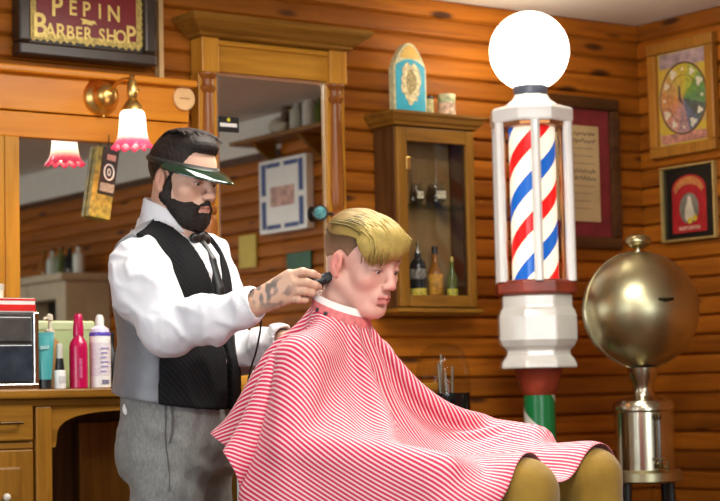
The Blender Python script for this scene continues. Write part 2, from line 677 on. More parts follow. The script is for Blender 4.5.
part(B().box(3.0, 3.06, FM, YB-0.022, CT+0.06, z2), 'stile', OAK_Z, m1, bevel=0.004)
part(B().box(1.60, 3.06, FM-0.004, YB-0.022, CT, CT+0.06), 'bottom_rail', OAK, m1, bevel=0.004)
part(B().box(xs-0.002, 3.005, 5.240, 5.246, CT+0.055, z2+0.002), 'mirror_glass', MIRROR, m1)
part(B().box(xs-0.001, xs+0.004, 5.232, 5.240, CT+0.06, z2), 'bevel_strip', plain('ground_glass_edge', (0.75, 0.75, 0.70), 0.15, 0.6), m1)

# pale corner strip above it
tr = struct('trim_1', B().box(cx(158, 20, 5.26), cx(162.5, 20, 5.26), 5.255, 5.285, zt+0.02, ZC), plain('pale_trim', (0.62, 0.40, 0.17), 0.5))

# ------------------------------------------------------------------ tall mirror with columns and crown
org = (3.4, 5.22, CT)
m2 = thing('column_mirror', 'tall mirror in a brown oak frame with two columns and heavy crown', 'mirror', org)
GY = 5.245
PY = 5.205
gl, gr_ = cx(216, 90, GY), cx(325, 90, GY)
gz = cz(270, 77.5, GY)
part(B().box(gl-0.01, gr_+0.01, GY, GY+0.006, CT+0.05, gz+0.01), 'mirror_glass', MIRROR, m2)
mb = B()
bw = 0.010
mb.add([(gl, GY-0.0025, CT+0.06), (gl+bw, GY-0.0005, CT+0.06), (gl+bw, GY-0.0005, gz-bw), (gl, GY-0.0025, gz)], [(0, 1, 2, 3)])
mb.add([(gr_, GY-0.0025, CT+0.06), (gr_-bw, GY-0.0005, CT+0.06), (gr_-bw, GY-0.0005, gz-bw), (gr_, GY-0.0025, gz)], [(0, 1, 2, 3)])
mb.add([(gl, GY-0.0025, gz), (gr_, GY-0.0025, gz), (gr_-bw, GY-0.0005, gz-bw), (gl+bw, GY-0.0005, gz-bw)], [(0, 1, 2, 3)])
part(mb, 'bevel_edge', plain('bevel_glass', (0.85, 0.85, 0.80), 0.08, 0.9), m2)
pl0, pl1 = cx(202, 55, PY), cx(219.5, 55, PY)
pr0, pr1 = cx(330, 65, PY), cx(347, 65, PY)
ztop = cz(210, 37, PY)
zbk = cz(210, 72, PY)
part(B().box(pl1-0.005, pr0+0.005, PY+0.018, YB-0.022, gz, ztop), 'frieze', OAK, m2, bevel=0.003)
part(B().box(pl1-0.002, pr0+0.002, PY+0.006, PY+0.02, ztop-0.022, ztop-0.004), 'bead', OAK, m2, bevel=0.006)
for a, b in ((pl0, pl1), (pr0, pr1)):
    part(B().box(a, b, PY, YB-0.022, zbk, ztop), 'corner_block', OAK_Z, m2, bevel=0.004)
    part(B().box(a-0.002, b+0.002, PY+0.022, YB-0.022, CT, zbk), 'stile', OAK_Z, m2, bevel=0.003)
    c = ((a+b)/2, PY+0.022)
    rr = (b-a)/2
    L = zbk-CT
    prof = [(rr*1.0, 0), (rr*1.0, 0.05), (rr*0.75, 0.06), (rr*0.95, 0.08), (rr*0.6, 0.10), (rr*0.55, 0.14), (rr*0.75, 0.42*L),
            (rr*0.92, 0.505*L), (rr*0.85, 0.53*L), (rr*0.6, 0.545*L), (rr*0.88, 0.555*L), (rr*0.88, 0.57*L), (rr*0.62, 0.58*L), (rr*0.80, 0.60*L), (rr*0.84, 0.64*L), (rr*0.62, 0.92*L-0.01),
            (rr*0.60, L-0.065), (rr*0.85, L-0.055), (rr*0.9, L-0.045), (rr*0.70, L-0.04), (rr*0.72, L-0.02), (rr*1.05, L-0.006), (rr*1.05, L)]
    part(B().lathe(prof, (c[0], c[1]+0.008, CT), 20), 'column', wood('reddish_oak_column', (0.13, 0.035, 0.006), (0.22, 0.07, 0.012), (0.30, 0.105, 0.02), 'Z', 0.28), m2, smooth=True)
# crown: stepped profile swept along front and both returns
prof = [(0.0, 0.0), (0.014, 0.004), (0.016, 0.012), (0.030, 0.020), (0.045, 0.034), (0.062, 0.046), (0.066, 0.056), (0.066, 0.066), (0.0, 0.074)]
mb = B()
rings = []
for (o_, h_) in prof:
    z = ztop+h_
    rings.append([(pl0-o_, YB-0.022, z), (pl0-o_, PY-o_, z), (pr1+o_, PY-o_, z), (pr1+o_, YB-0.022, z)])
vs = [p for r_ in rings for p in r_]
fs = []
for i in range(len(rings)-1):
    for k in range(4):
        fs.append((i*4+k, i*4+(k+1) % 4, (i+1)*4+(k+1) % 4, (i+1)*4+k))
fs += [(3, 2, 1, 0), tuple((len(rings)-1)*4+k for k in range(4))]
mb.add(vs, fs)
part(mb, 'crown', OAKD, m2)
part(B().box(pl0-0.02, pr1+0.02, PY-0.01, YB-0.022, CT, CT+0.05), 'base_rail', OAKD, m2, bevel=0.004)

# sticker on its glass
lx0, lx1, lz0, lz1 = cx(217.5, 125, GY), cx(238, 125, GY), cz(228, 132, GY), cz(228, 117, GY)
st = tag(build(B().box(lx0, lx1, GY-0.005, GY-0.001, lz0, lz1), 'sticker', BLACKM, org=None), 'small black sticker with white line and yellow dot on mirror', 'sticker')
build(B().box(lx0+0.006, lx1-0.008, GY-0.0062, GY-0.005, lz0+0.016, lz0+0.028), 'white_line', WHITEP, st)
build(B().lathe([(0.006, 0), (0.006, 0.0012)], (0, 0, 0), 14), 'yellow_dot', plain('sticker_yellow', (0.75, 0.65, 0.02), 0.5), st)
st.children[-1].rotation_euler = (math.pi/2, 0, 0)
st.children[-1].location = ((lx0+lx1)/2, GY-0.005, lz1-0.010)

# dark round bulb-shaped clip mirror on the right column
px_ = atY(320, 213, 5.222)
cl = thing('shaving_mirror', 'small round dark shaving mirror clipped to mirror column', 'mirror', px_)
mb = B().lathe([(0.024, -0.006), (0.027, -0.002), (0.027, 0.004), (0.023, 0.008)], (0, 0, 0), 24)
o = build(mb, 'rim', BLACKM, cl, smooth=True)
o.rotation_euler = (math.pi/2, 0, math.radians(-30))
o = build(B().lathe([(0.021, 0), (0.020, 0.003)], (0, 0, 0.007), 24), 'lens', plain('teal_mirror_lens', (0.10, 0.26, 0.26), 0.05, 0.9, vary=0.7, scale=60), cl, smooth=True)
o.rotation_euler = (math.pi/2, 0, math.radians(-30))
build(B().tube([(0.02, 0.0, 0), (0.035, 0.002, 0), (0.05, -0.004, -0.002)], 0.005), 'clip_arm', BLACKM, cl, smooth=True)

# ------------------------------------------------------------------ painted shop sign
SY = 5.235
x0, x1 = cx(18, 40, SY), cx(156, 50, SY)
zb = cz(90, 61, SY)
zt = zb+0.285
sg = thing('shop_sign', 'framed red glass sign lettered PEPIN BARBER SHOP in gold', 'sign', ((x0+x1)/2, SY+0.02, zb))
fm = plain('ebonised_frame', (0.035, 0.020, 0.012), 0.32, vary=0.2)
fw = 0.042
for nm, bx in (('frame_bottom', (x0, x1, zb, zb+fw)), ('frame_top', (x0, x1, zt-fw, zt)), ('frame_side', (x0, x0+fw, zb+fw, zt-fw)), ('frame_side', (x1-fw, x1, zb+fw, zt-fw))):
    part(B().box(bx[0], bx[1], SY-0.008, 5.282, bx[2], bx[3]), nm, fm, sg, bevel=0.008)
gold = plain('gold_leaf', (0.80, 0.60, 0.17), 0.35, 0.25, vary=0.15, scale=60)
goldd = plain('gold_leaf_dull', (0.52, 0.38, 0.10), 0.4, 0.3, vary=0.4, scale=90)
part(B().box(x0+fw-0.004, x1-fw+0.004, SY+0.012, SY+0.02, zb+fw-0.004, zt-fw+0.004), 'backing', plain('sign_black', (0.02, 0.012, 0.008), 0.4), sg)
ix0, ix1, iz0, iz1 = x0+fw+0.004, x1-fw-0.004, zb+fw+0.018, zt-fw-0.012
random.seed(11)
poly = []
N = 34
for i in range(N):
    poly.append((ix0+(ix1-ix0)*i/N, iz0-(0.012 if i % 2 else 0.003)*random.uniform(0.6, 1.2)))
for i in range(16):
    poly.append((ix1+(0.007 if i % 2 else 0.0)*random.uniform(0.5, 1.2), iz0+(iz1-iz0)*i/16))
for i in range(N):
    poly.append((ix1-(ix1-ix0)*i/N, iz1+(0.008 if i % 2 else 0.0)))
for i in range(16):
    poly.append((ix0-(0.004 if i % 2 else 0.0), iz1-(iz1-iz0)*i/16))
part(B().prism(poly, 'XZ', SY+0.010, SY+0.0115), 'jagged_border', goldd, sg)
part(B().box(ix0+0.020, ix1-0.020, SY+0.008, SY+0.0095, iz0+0.016, iz1-0.012), 'red_panel', plain('sign_maroon', (0.20, 0.008, 0.012), 0.3, vary=0.15), sg)
ox = (x0+x1)/2
so = np.array(sg.location)
def sgz(px, py):
    return cz(px, py, SY)-so[2]
def letter_row(chars, base_px, mat, parent):
    for ch, px, py, h in chars:
        me = text_mesh(ch, h/0.70, 0.0006)
        o = link('letter', me, None, parent)
        me.materials.clear()
        me.materials.append(mat)
        o.location = (cx(px, py, SY)-so[0], SY+0.0072-so[1], sgz(px, py))
        o.rotation_euler = (math.pi/2, 0, 0)
        o.scale = (0.86, 1, 1)
pxm = 0.0031
letter_row([('P', 58, 15.5, 0.064), ('E', 74, 14.5, 0.046), ('P', 87.5, 16, 0.046), ('I', 101, 18, 0.046), ('N', 115, 21, 0.050)], 0, gold, sg)
letter_row([('B', 41, 36, 0.074), ('A', 51.5, 37.4, 0.046), ('R', 62, 38, 0.046), ('B', 71.5, 38.7, 0.042), ('E', 80, 39, 0.040), ('R', 89, 39.5, 0.040),
            ('S', 103, 41, 0.040), ('H', 112.5, 42, 0.042), ('O', 122, 43, 0.042), ('P', 132, 43, 0.056)], 0, gold, sg)
xo, zo = cx(89, 22, SY), cz(89, 22, SY)
part(B().prism([(xo-0.028, zo+0.010), (xo-0.018, zo+0.002), (xo-0.022, zo-0.008), (xo-0.006, zo-0.006), (xo+0.014, zo-0.009), (xo+0.020, zo-0.002), (xo+0.030, zo-0.006), (xo+0.024, zo+0.006), (xo+0.008, zo+0.006), (xo-0.010, zo+0.009)], 'XZ', SY+0.0055, SY+0.0075), 'ornament', gold, sg)

# ------------------------------------------------------------------ wall sconce (one arm; its twin is the mirror's image)
SCY = FM-0.001
c0 = atY(101, 97, SCY)
sc = thing('wall_sconce', 'brass wall sconce with a ruffled pink and white glass shade, lit', 'lamp', c0)
prof = [(0.060, 0.0), (0.060, 0.004), (0.056, 0.012), (0.045, 0.020), (0.040, 0.026), (0.038, 0.040), (0.030, 0.054), (0.015, 0.062), (0.0005, 0.064)]
o = build(B().lathe(prof, (0, 0, 0), 32), 'canopy', BRASS, sc, smooth=True)
o.rotation_euler = (math.pi/2, 0, 0)
build(B().ball((0, -0.015, -0.062), 0.006), 'finial', BRASS, sc, smooth=True)
# arm end straight out from the wall
AE = -0.20
pts = [(0, -0.04, 0.0)] + [(0, -0.04+(AE+0.04)*t, 0.026*math.sin(t*math.pi*0.5)+0.012*math.sin(t*math.pi)) for t in (0.2, 0.4, 0.6, 0.8, 0.95)] + [(0, AE, 0.020)]
build(B().tube(pts, 0.0055, 10), 'arm', BRASS, sc, smooth=True)
prof = [(0.004, 0.040), (0.010, 0.036), (0.006, 0.028), (0.014, 0.016), (0.017, -0.010), (0.017, -0.026), (0.012, -0.034), (0.020, -0.044), (0.030, -0.058), (0.031, -0.070), (0.026, -0.074)]
build(B().lathe(prof[::-1], (0, AE, 0.0), 24), 'socket_cup', BRASS, sc, smooth=True)
o = build(B().tube([(0.014, AE, -0.004), (0.026, AE, -0.006)], 0.003), 'switch_key', BRASS, sc, smooth=True)
# ruffled shade
NS, prof = 72, [(0.026, -0.070), (0.034, -0.077), (0.037, -0.092), (0.038, -0.114), (0.040, -0.138), (0.044, -0.157), (0.051, -0.172), (0.060, -0.183)]
vs, fs = [], []
for i, (r, z) in enumerate(prof):
    t = max(0.0, (i-3)/4.0)
    for k in range(NS):
        a = 2*math.pi*k/NS
        rr = r*(1+0.075*t*math.cos(12*a))
        vs.append((rr*math.cos(a), AE+rr*math.sin(a), z-0.006*t*math.cos(12*a+0.9)))
for i in range(len(prof)-1):
    for k in range(NS):
        fs.append((i*NS+k, i*NS+(k+1) % NS, (i+1)*NS+(k+1) % NS, (i+1)*NS+k))
m, nt, b = new_mat('pink_ruffled_glass')
tc = nd(nt, 'ShaderNodeTexCoord')
sx = nd(nt, 'ShaderNodeSeparateXYZ')
nt.links.new(tc.outputs['Object'], sx.inputs[0])
mr = nd(nt, 'ShaderNodeMapRange')
mr.inputs['From Min'].default_value = -0.189
mr.inputs['From Max'].default_value = -0.066
nt.links.new(sx.outputs['Z'], mr.inputs['Value'])
r1 = ramp(nt, [(0.0, (0.62, 0.030, 0.10)), (0.20, (0.75, 0.08, 0.14)), (0.40, (0.92, 0.72, 0.50)), (0.6, (0.95, 0.85, 0.66))])
nt.links.new(mr.outputs[0], r1.inputs['Fac'])
nt.links.new(r1.outputs['Color'], b.inputs['Base Color'])
b.inputs['Roughness'].default_value = 0.25
# the glass glows where the bulb sits inside it
r2 = ramp(nt, [(0.0, (0.30, 0.30, 0.30)), (0.22, (0.5, 0.5, 0.5)), (0.42, (1, 1, 1)), (1.0, (1, 1, 1))])
nt.links.new(mr.outputs[0], r2.inputs['Fac'])
ml = nd(nt, 'ShaderNodeMath', operation='MULTIPLY')
ml.inputs[1].default_value = 2.6
nt.links.new(r2.outputs['Color'], ml.inputs[0])
nt.links.new(r1.outputs['Color'], b.inputs['Emission Color'])
nt.links.new(ml.outputs[0], b.inputs['Emission Strength'])
me = bpy.data.meshes.new('glass_shade')
me.from_pydata(vs, [], fs)
me.shade_smooth()
o = link('glass_shade', me, m, sc)
so_ = o.modifiers.new('thick', 'SOLIDIFY')
so_.thickness = 0.0025
l = bpy.data.lights.new('sconce_bulb', 'POINT')
l.energy = 2.2
l.color = (1.0, 0.62, 0.28)
l.shadow_soft_size = 0.025
lo = bpy.data.objects.new('sconce_bulb', l)
COL.objects.link(lo)
lo.parent = sc
lo.location = (0, AE, -0.15)

# round wooden token on the frieze
c1 = atY(184, 98.5, FM-0.006)
pq = thing('round_plaque', 'small round pale wooden plaque hung on the orange frieze board', 'plaque', c1)
o = build(B().lathe([(0.036, 0), (0.039, 0.002), (0.039, 0.006), (0.036, 0.009)], (0, 0, -0.004), 32), 'disc', plain('pale_peach_wood', (0.80, 0.50, 0.22), 0.5, vary=0.08), pq, smooth=True)
o.rotation_euler = (math.pi/2, 0, 0)
build(B().box(-0.018, 0.018, -0.0062, -0.005, -0.002, 0.001), 'burnt_line', plain('burnt_brown', (0.35, 0.13, 0.04), 0.6), pq)

# narrow black and gold strop hanging on the mirror
HY = 5.226
top = atY(105, 148, HY)
bot = atY(99, 219, HY)
hs = thing('hanging_tin_sign', 'narrow black and olive tin box sign hanging tilted before the mirror', 'sign', top)
ang = math.radians(9)
def rotp(u, w):
    return (u*math.cos(ang)+w*math.sin(ang), -u*math.sin(ang)+w*math.cos(ang))
def slab(u0, u1, w0, w1, ya, yb):
    pl = [rotp(u0, w0), rotp(u1, w0), rotp(u1, w1), rotp(u0, w1)]
    return B().prism(pl, 'XZ', ya, yb)
Ls = -(top[2]-bot[2])
blk = plain('tin_black', (0.030, 0.014, 0.010), 0.35, vary=0.3)
olv = plain('tin_olive', (0.30, 0.22, 0.03), 0.4, vary=0.5, scale=60)
build(slab(-0.032, 0.044, Ls, 0.0, -0.012, 0.012), 'box_body', olv, hs, bevel=0.003)
build(slab(-0.012, 0.044, Ls*0.66, 0.002, -0.0145, -0.012), 'black_face', blk, hs)
build(slab(-0.008, 0.041, Ls*0.62, Ls*0.50, -0.0160, -0.0145), 'text_band', plain('tin_grey', (0.28, 0.25, 0.22), 0.5, vary=0.6, scale=260), hs)
mb = B()
ctr = rotp(0.017, Ls*0.34)
pr = []
for k in range(29):
    a = 2*math.pi*k/28
    pr.append((ctr[0]+0.0165*math.cos(a), -0.0155, ctr[1]+0.024*math.sin(a)))
mb.tube(pr, 0.0026, 6, cap=False)
build(mb, 'white_oval', WHITEP, hs, smooth=True)
pr = [(ctr[0]+0.005*math.cos(a), -0.0155, ctr[1]+0.010*math.sin(a)) for a in [2*math.pi*k/20 for k in range(21)]]
build(B().tube(pr, 0.0018, 6, cap=False), 'inner_oval', WHITEP, hs, smooth=True)
build(slab(0.004, 0.034, Ls*0.17, Ls*0.09, -0.0160, -0.0145), 'pink_mark', plain('tin_pink', (0.6, 0.25, 0.2), 0.5), hs)
# hook on the top rail and loop of cord carrying it
build(B().tube([(0.006, -0.006, -0.004), (0.006, -0.016, 0.02), (0.006, -0.016, 0.040)], 0.0014, 6), 'cord', BLACKM, hs)

# ------------------------------------------------------------------ display cabinet
CY0 = 5.150
xl, xr = cx(397, 200, CY0), cx(474.5, 200, CY0)
zbot, ztp = cz(430, 308, CY0), cz(430, 128, CY0)
cb = thing('display_cabinet', 'brown oak wall cabinet with a single glazed door and crown moulding', 'cabinet', ((xl+xr)/2, 5.2, zbot))
yb_ = YB-0.022
t = 0.016
part(B().box(xl, xl+t, CY0+0.012, yb_, zbot, ztp), 'side_panel', WALNUT_Z, cb, bevel=0.002)
part(B().box(xr-t, xr, CY0+0.012, yb_, zbot, ztp), 'side_panel', WALNUT_Z, cb, bevel=0.002)
part(B().box(xl+t, xr-t, yb_-0.008, yb_, zbot, ztp), 'back_panel', plain('cabinet_back', (0.30, 0.18, 0.06), 0.5, vary=0.2), cb)
part(B().box(xl+t, xr-t, CY0+0.012, yb_-0.008, zbot, zbot+0.016), 'floor_panel', OAKD, cb)
part(B().box(xl+t, xr-t, CY0+0.012, yb_-0.008, ztp-0.016, ztp), 'top_panel', OAKD, cb)
prof = [(0.0, 0.0), (0.010, 0.004), (0.012, 0.012), (0.020, 0.018), (0.026, 0.032), (0.034, 0.040), (0.034, 0.048), (0.0, 0.050)]
def swept(prof, xl, xr, yf, yb, z, sgn=1):
    mb = B()
    vs, fs = [], []
    for (o_, h_) in prof:
        vs += [(xl-o_, yb, z+sgn*h_), (xl-o_, yf-o_, z+sgn*h_), (xr+o_, yf-o_, z+sgn*h_), (xr+o_, yb, z+sgn*h_)]
    n = len(prof)
    for i in range(n-1):
        for k in range(4):
            fs.append((i*4+k, i*4+(k+1) % 4, (i+1)*4+(k+1) % 4, (i+1)*4+k))
    fs += [(3, 2, 1, 0), tuple((n-1)*4+k for k in range(4))]
    return mb.add(vs, fs)
part(swept(prof, xl-0.004, xr+0.004, CY0-0.002, yb_, ztp), 'crown', OAKD, cb)
part(swept([(0, 0), (0.016, 0.003), (0.018, 0.014), (0.004, 0.022), (0, 0.024)], xl, xr, CY0, yb_, zbot, -1), 'base_moulding', OAKD, cb)
CABTOP = ztp+0.050
fw = 0.044
dz0, dz1 = zbot+0.004, ztp-0.003
dd = part(B().box(xl+0.001, xl+fw, CY0-0.006, CY0+0.012, dz0, dz1), 'door', OAKD_Z, cb, bevel=0.004)
part(B().box(xr-0.036, xr-0.001, CY0-0.006, CY0+0.012, dz0, dz1), 'door_stile', OAKD_Z, dd, bevel=0.004)
part(B().box(xl+fw, xr-0.036, CY0-0.006, CY0+0.012, dz1-0.048, dz1), 'door_rail', OAKD, dd, bevel=0.004)
part(B().box(xl+fw, xr-0.036, CY0-0.006, CY0+0.012, dz0, dz0+0.040), 'door_rail', OAKD, dd, bevel=0.004)
part(B().box(xl+fw-0.004, xr-0.034, CY0+0.002, CY0+0.005, dz0+0.036, dz1-0.044), 'pane', GLASS, dd)
lk = atY(408, 163, CY0-0.006)
part(B().box(lk[0]-0.010, lk[0]+0.010, CY0-0.010, CY0-0.004, lk[2]-0.022, lk[2]+0.022), 'lock_plate', BRASS, dd, bevel=0.003)
part(B().box(xl+t, xr-t, CY0+0.03, yb_-0.008, cz(430, 206, 5.2)-0.004, cz(430, 206, 5.2)+0.002), 'glass_shelf', glass('shelf_glass', (0.85, 0.95, 0.88), 0.85), cb)
SHZ = cz(430, 206, 5.2)+0.002
FZ = zbot+0.016

def bottle(name, label, loc, prof, body_mat, neck=None, band=None, cap=None, n=24, group=None, rest=None):
    t_ = thing(name, label, 'bottle', loc, group=group)
    build(B().lathe(prof, (0, 0, 0), n), 'glass_body', body_mat, t_, smooth=True)
    if band:
        (r, a, b_, m_) = band
        build(B().lathe([(r, a), (r+0.0006, a+0.001), (r+0.0006, b_-0.001), (r, b_)], (0, 0, 0), n, cap=False), 'label_band', m_, t_, smooth=True)
    if cap:
        (pc, m_) = cap
        build(B().lathe(pc, (0, 0, 0), n), 'cap', m_, t_, smooth=True)
    return t_

yb1 = 5.205
p_ = lambda px: cx(px, 290, yb1)
DKG = plain('dark_bottle_glass', (0.015, 0.018, 0.02), 0.08, vary=0.2)
AMB = plain('amber_bottle_glass', (0.30, 0.10, 0.01), 0.1, vary=0.2)
GRN = plain('green_bottle_glass', (0.10, 0.13, 0.02), 0.1, vary=0.2)
lb1 = plain('label_black_cream', (0.22, 0.20, 0.16), 0.6, vary=0.9, scale=90)
b1 = bottle('liquor_bottle', 'dark glass bottle with silver pourer and yellow label in cabinet', (p_(418.5), yb1, FZ),
       [(0.026, 0), (0.029, 0.004), (0.029, 0.125), (0.026, 0.143), (0.012, 0.158), (0.011, 0.175)], DKG, band=(0.0293, 0.085, 0.12, lb1),
       cap=([(0.012, 0.175), (0.012, 0.183), (0.005, 0.187), (0.004, 0.205), (0.007, 0.210), (0.002, 0.216)], plain('pewter', (0.6, 0.58, 0.5), 0.25, 0.9)))
build(B().lathe([(0.0295, 0.025), (0.0302, 0.026), (0.0302, 0.052), (0.0295, 0.053)], (0, 0, 0), 24, cap=False), 'yellow_label', plain('label_yellow', (0.62, 0.50, 0.06), 0.6, vary=0.4, scale=80), b1, smooth=True)
b2 = bottle('liquor_bottle', 'amber bottle with an orange label in the cabinet', (p_(437.5), yb1+0.01, FZ),
       [(0.023, 0), (0.026, 0.004), (0.026, 0.105), (0.022, 0.122), (0.0105, 0.140), (0.010, 0.175)], AMB, band=(0.0262, 0.035, 0.105, plain('label_orange', (0.55, 0.26, 0.02), 0.6, vary=0.6, scale=70)),
       cap=([(0.011, 0.175), (0.0115, 0.200), (0.010, 0.202)], BLACKM))
build(B().lathe([(0.0264, 0.010), (0.0264, 0.020)], (0, 0, 0), 24, cap=False), 'silver_band', plain('foil_silver', (0.6, 0.58, 0.5), 0.3, 0.8), b2, smooth=True)
b3 = bottle('liquor_bottle', 'slim olive green bottle with a yellow label in the cabinet', (p_(452.5), yb1, FZ),
       [(0.017, 0), (0.019, 0.004), (0.019, 0.085), (0.016, 0.100), (0.008, 0.120), (0.007, 0.150)], GRN, band=(0.0192, 0.010, 0.055, plain('label_lime', (0.50, 0.45, 0.05), 0.6, vary=0.4, scale=70)),
       cap=([(0.008, 0.150), (0.008, 0.166), (0.006, 0.168)], plain('foil_gold', (0.5, 0.36, 0.1), 0.3, 0.8)))
bx_ = p_(411)
yt = tag(build(B().box(bx_-0.012, bx_+0.010, yb1-0.03, yb1-0.012, FZ, FZ+0.032), 'matchbox', plain('bright_yellow', (0.72, 0.58, 0.03), 0.5), bevel=0.002), 'small yellow box beside the dark bottle in the cabinet', 'box')
# glass mugs and jug on the upper shelf
cg = glass('mug_glass', (0.97, 0.98, 0.95), 0.97)
for (px, h, r, nm, lb) in ((418, 0.075, 0.024, 'glass_mug', 'small etched glass mug on the cabinet shelf'), (437, 0.082, 0.034, 'glass_jug', 'round glass jug with cream label on the cabinet shelf')):
    t_ = thing(nm, lb, 'glassware', (cx(px, 195, yb1), yb1+0.01, SHZ))
    build(B().lathe([(r*0.7, 0), (r, 0.012), (r*1.0, h*0.6), (r*0.75, h*0.85), (r*0.8, h), (r*0.74, h), (r*0.69, h*0.86), (r*0.92, h*0.6), (r*0.9, 0.014), (r*0.6, 0.006)], (0, 0, 0), 24), 'glass_body', cg, t_, smooth=True)
    build(B().tube([(r*0.9, 0, h*0.75), (r*1.6, 0, h*0.7), (r*1.6, 0, h*0.35), (r*0.95, 0, h*0.25)], 0.004, 8), 'handle', cg, t_, smooth=True)
    build(B().box(-r*0.55, r*0.55, -r-0.003, -r+0.002, h*0.28, h*0.62), 'label_patch', plain('label_cream', (0.62, 0.56, 0.38), 0.6, vary=0.5, scale=120), t_, bevel=0.001)
    for k in (-1, 1):
        pass
for px, lb_ in ((414, 'long thin metal spoon standing in the small glass mug'), (437, 'long thin metal spoon standing in the round glass jug')):
    xx = cx(px, 150, yb1)
    t_ = thing('long_spoon', lb_, 'spoon', (xx, yb1+0.01, SHZ+0.015), group='spoons in the cabinet')
    build(B().tube([(0, 0, 0.0), (0.002, 0, 0.15)], 0.0016, 6), 'stem', plain('spoon_steel', (0.65, 0.65, 0.6), 0.25, 1.0), t_)
    build(B().ball((0, 0, 0.006), 0.008, 12, 8, (1, 0.5, 1.4)), 'bowl', plain('spoon_steel', (0.65, 0.65, 0.6), 0.25, 1.0), t_, smooth=True)

# on top: arched tin, two cans
ty = 5.185
tl, tr_ = cx(392.5, 110, ty), cx(425, 110, ty)
th = cz(407, 43, ty)-CABTOP
tn = thing('arched_tin', 'turquoise arched tin plaque with cream figure on top of the cabinet', 'plaque', ((tl+tr_)/2, ty, CABTOP))
w2 = (tr_-tl)/2
def arch(w, h, spring, z0=0.0):
    pts = [(-w, z0), (w, z0), (w, spring)]
    for k in range(1, 16):
        tt = k/16.0
        x = w*(1-tt)**0.52
        pts.append((x, spring+(h-spring)*tt**0.95))
    pts.append((0, h))
    for k in range(15, 0, -1):
        tt = k/16.0
        pts.append((-w*(1-tt)**0.52, spring+(h-spring)*tt**0.95))
    pts.append((-w, spring))
    return pts
crm = plain('tin_cream', (0.62, 0.56, 0.30), 0.45, vary=0.25, scale=60)
turq = plain('tin_turquoise', (0.0, 0.34, 0.46), 0.4, vary=0.12, scale=30)
build(B().prism(arch(w2, th, th*0.62), 'XZ', -0.012, 0.018), 'tin_body', crm, tn, bevel=0.002)
build(B().prism(arch(w2-0.008, th*0.76, th*0.66, 0.010), 'XZ', -0.0140, -0.012), 'turquoise_field', turq, tn)
pa = arch(w2-0.010, th-0.010, th*0.60)
pa = [p for p in pa if p[1] > th*0.775]
build(B().prism([(-w2*0.62, th*0.775), (w2*0.62, th*0.775)] + [p for p in pa], 'XZ', -0.0140, -0.012), 'gilt_top', plain('tin_gilt', (0.70, 0.42, 0.06), 0.45, vary=0.2), tn)
random.seed(5)
fig = []
for k in range(26):
    a = 2*math.pi*k/26
    r_ = 1.0+0.14*random.uniform(-1, 1)
    fig.append((w2*0.60*r_*math.cos(a), th*0.42+th*0.28*r_*math.sin(a)))
build(B().prism(fig, 'XZ', -0.0155, -0.0140), 'cream_figure', plain('figure_cream', (0.66, 0.55, 0.28), 0.5, vary=0.5, scale=70), tn)
fig = [(w2*0.05+w2*0.30*math.cos(a), th*0.44+th*0.17*math.sin(a)*(1+0.2*math.cos(3*a))) for a in [2*math.pi*k/20 for k in range(20)]]
build(B().prism(fig, 'XZ', -0.0168, -0.0155), 'figure_shade', plain('figure_tan', (0.36, 0.26, 0.08), 0.5, vary=0.7, scale=110), tn)
for (px, w_, h_, nm, lb, cm, lid) in ((431, 0.018, 0.072, 'tin_can', 'small olive tin with black lid beside the arched tin', plain('can_olive', (0.42, 0.38, 0.16), 0.4, vary=0.5, scale=60), BLACKM),
                             (446.5, 0.031, 0.082, 'tin_can', 'larger green and cream tin can with pale lid on cabinet', plain('can_cream_green', (0.40, 0.42, 0.22), 0.4, vary=0.6, scale=45), crm)):
    c_ = (cx(px, 100, 5.20), 5.20 if px > 440 else 5.215, CABTOP)
    t_ = thing(nm, lb, 'tin', c_)
    build(B().lathe([(w_, 0), (w_, h_*0.86)], (0, 0, 0), 28), 'can_body', cm, t_, smooth=True)
    build(B().lathe([(w_*1.04, h_*0.86), (w_*1.04, h_*0.97), (w_*0.98, h_)], (0, 0, 0), 28), 'lid', lid, t_, smooth=True)
    if px > 440:
        build(B().lathe([(w_*1.01, h_*0.12), (w_*1.012, h_*0.62)], (0, 0, 0), 28, cap=False), 'paper_label', plain('can_label', (0.55, 0.36, 0.24), 0.6, vary=0.7, scale=60), t_, smooth=True)
        build(B().lathe([(0.004, h_), (0.004, h_+0.007)], (0, 0, 0), 10), 'lid_knob', BLACKM, t_, smooth=True)

# ------------------------------------------------------------------ barber pole
PB = atD(533, 250, 6.5)
PBX, PBY = 4.263, 4.943
def pz(py):
    return 2.233-(py-50)*0.00345
pole = thing('barber_pole', 'tall lit barber pole with glowing globe, striped cylinder and white porcelain base', 'barber pole', (PBX, PBY, 0))
fa = math.atan2(-_H[1], -_H[0])          # direction towards the room
glb = plain('opal_globe', (0.95, 0.90, 0.80), 0.3, vary=0.02, emit=(1.0, 0.90, 0.74), estr=7.0)
build(B().ball((0, 0, 2.228), 0.138, 40, 24), 'globe', glb, pole, smooth=True)
build(B().lathe([(0.052, pz(97)), (0.058, pz(95)), (0.060, pz(87)), (0.055, pz(84))], (0, 0, 0), 36), 'globe_collar', plain('slate_collar', (0.08, 0.09, 0.13), 0.35, 0.3), pole, smooth=True)
h8 = math.pi/8
build(B().lathe([(0.145, pz(126)), (0.150, pz(124)), (0.150, pz(113)), (0.140, pz(111)), (0.095, pz(107)), (0.072, pz(102)), (0.058, pz(96)), (0.03, pz(95))], (0, 0, 0), 8, fa+h8), 'cap', WHITEP, pole, bevel=0.004)
copper = plain('copper_trim', (0.40, 0.17, 0.06), 0.35, 0.7)
build(B().lathe([(0.128, pz(130)), (0.134, pz(129)), (0.134, pz(126)), (0.12, pz(125.5))], (0, 0, 0), 8, fa+h8), 'copper_ring', copper, pole)
m, nt, b = new_mat('striped_cylinder')
tc = nd(nt, 'ShaderNodeTexCoord')
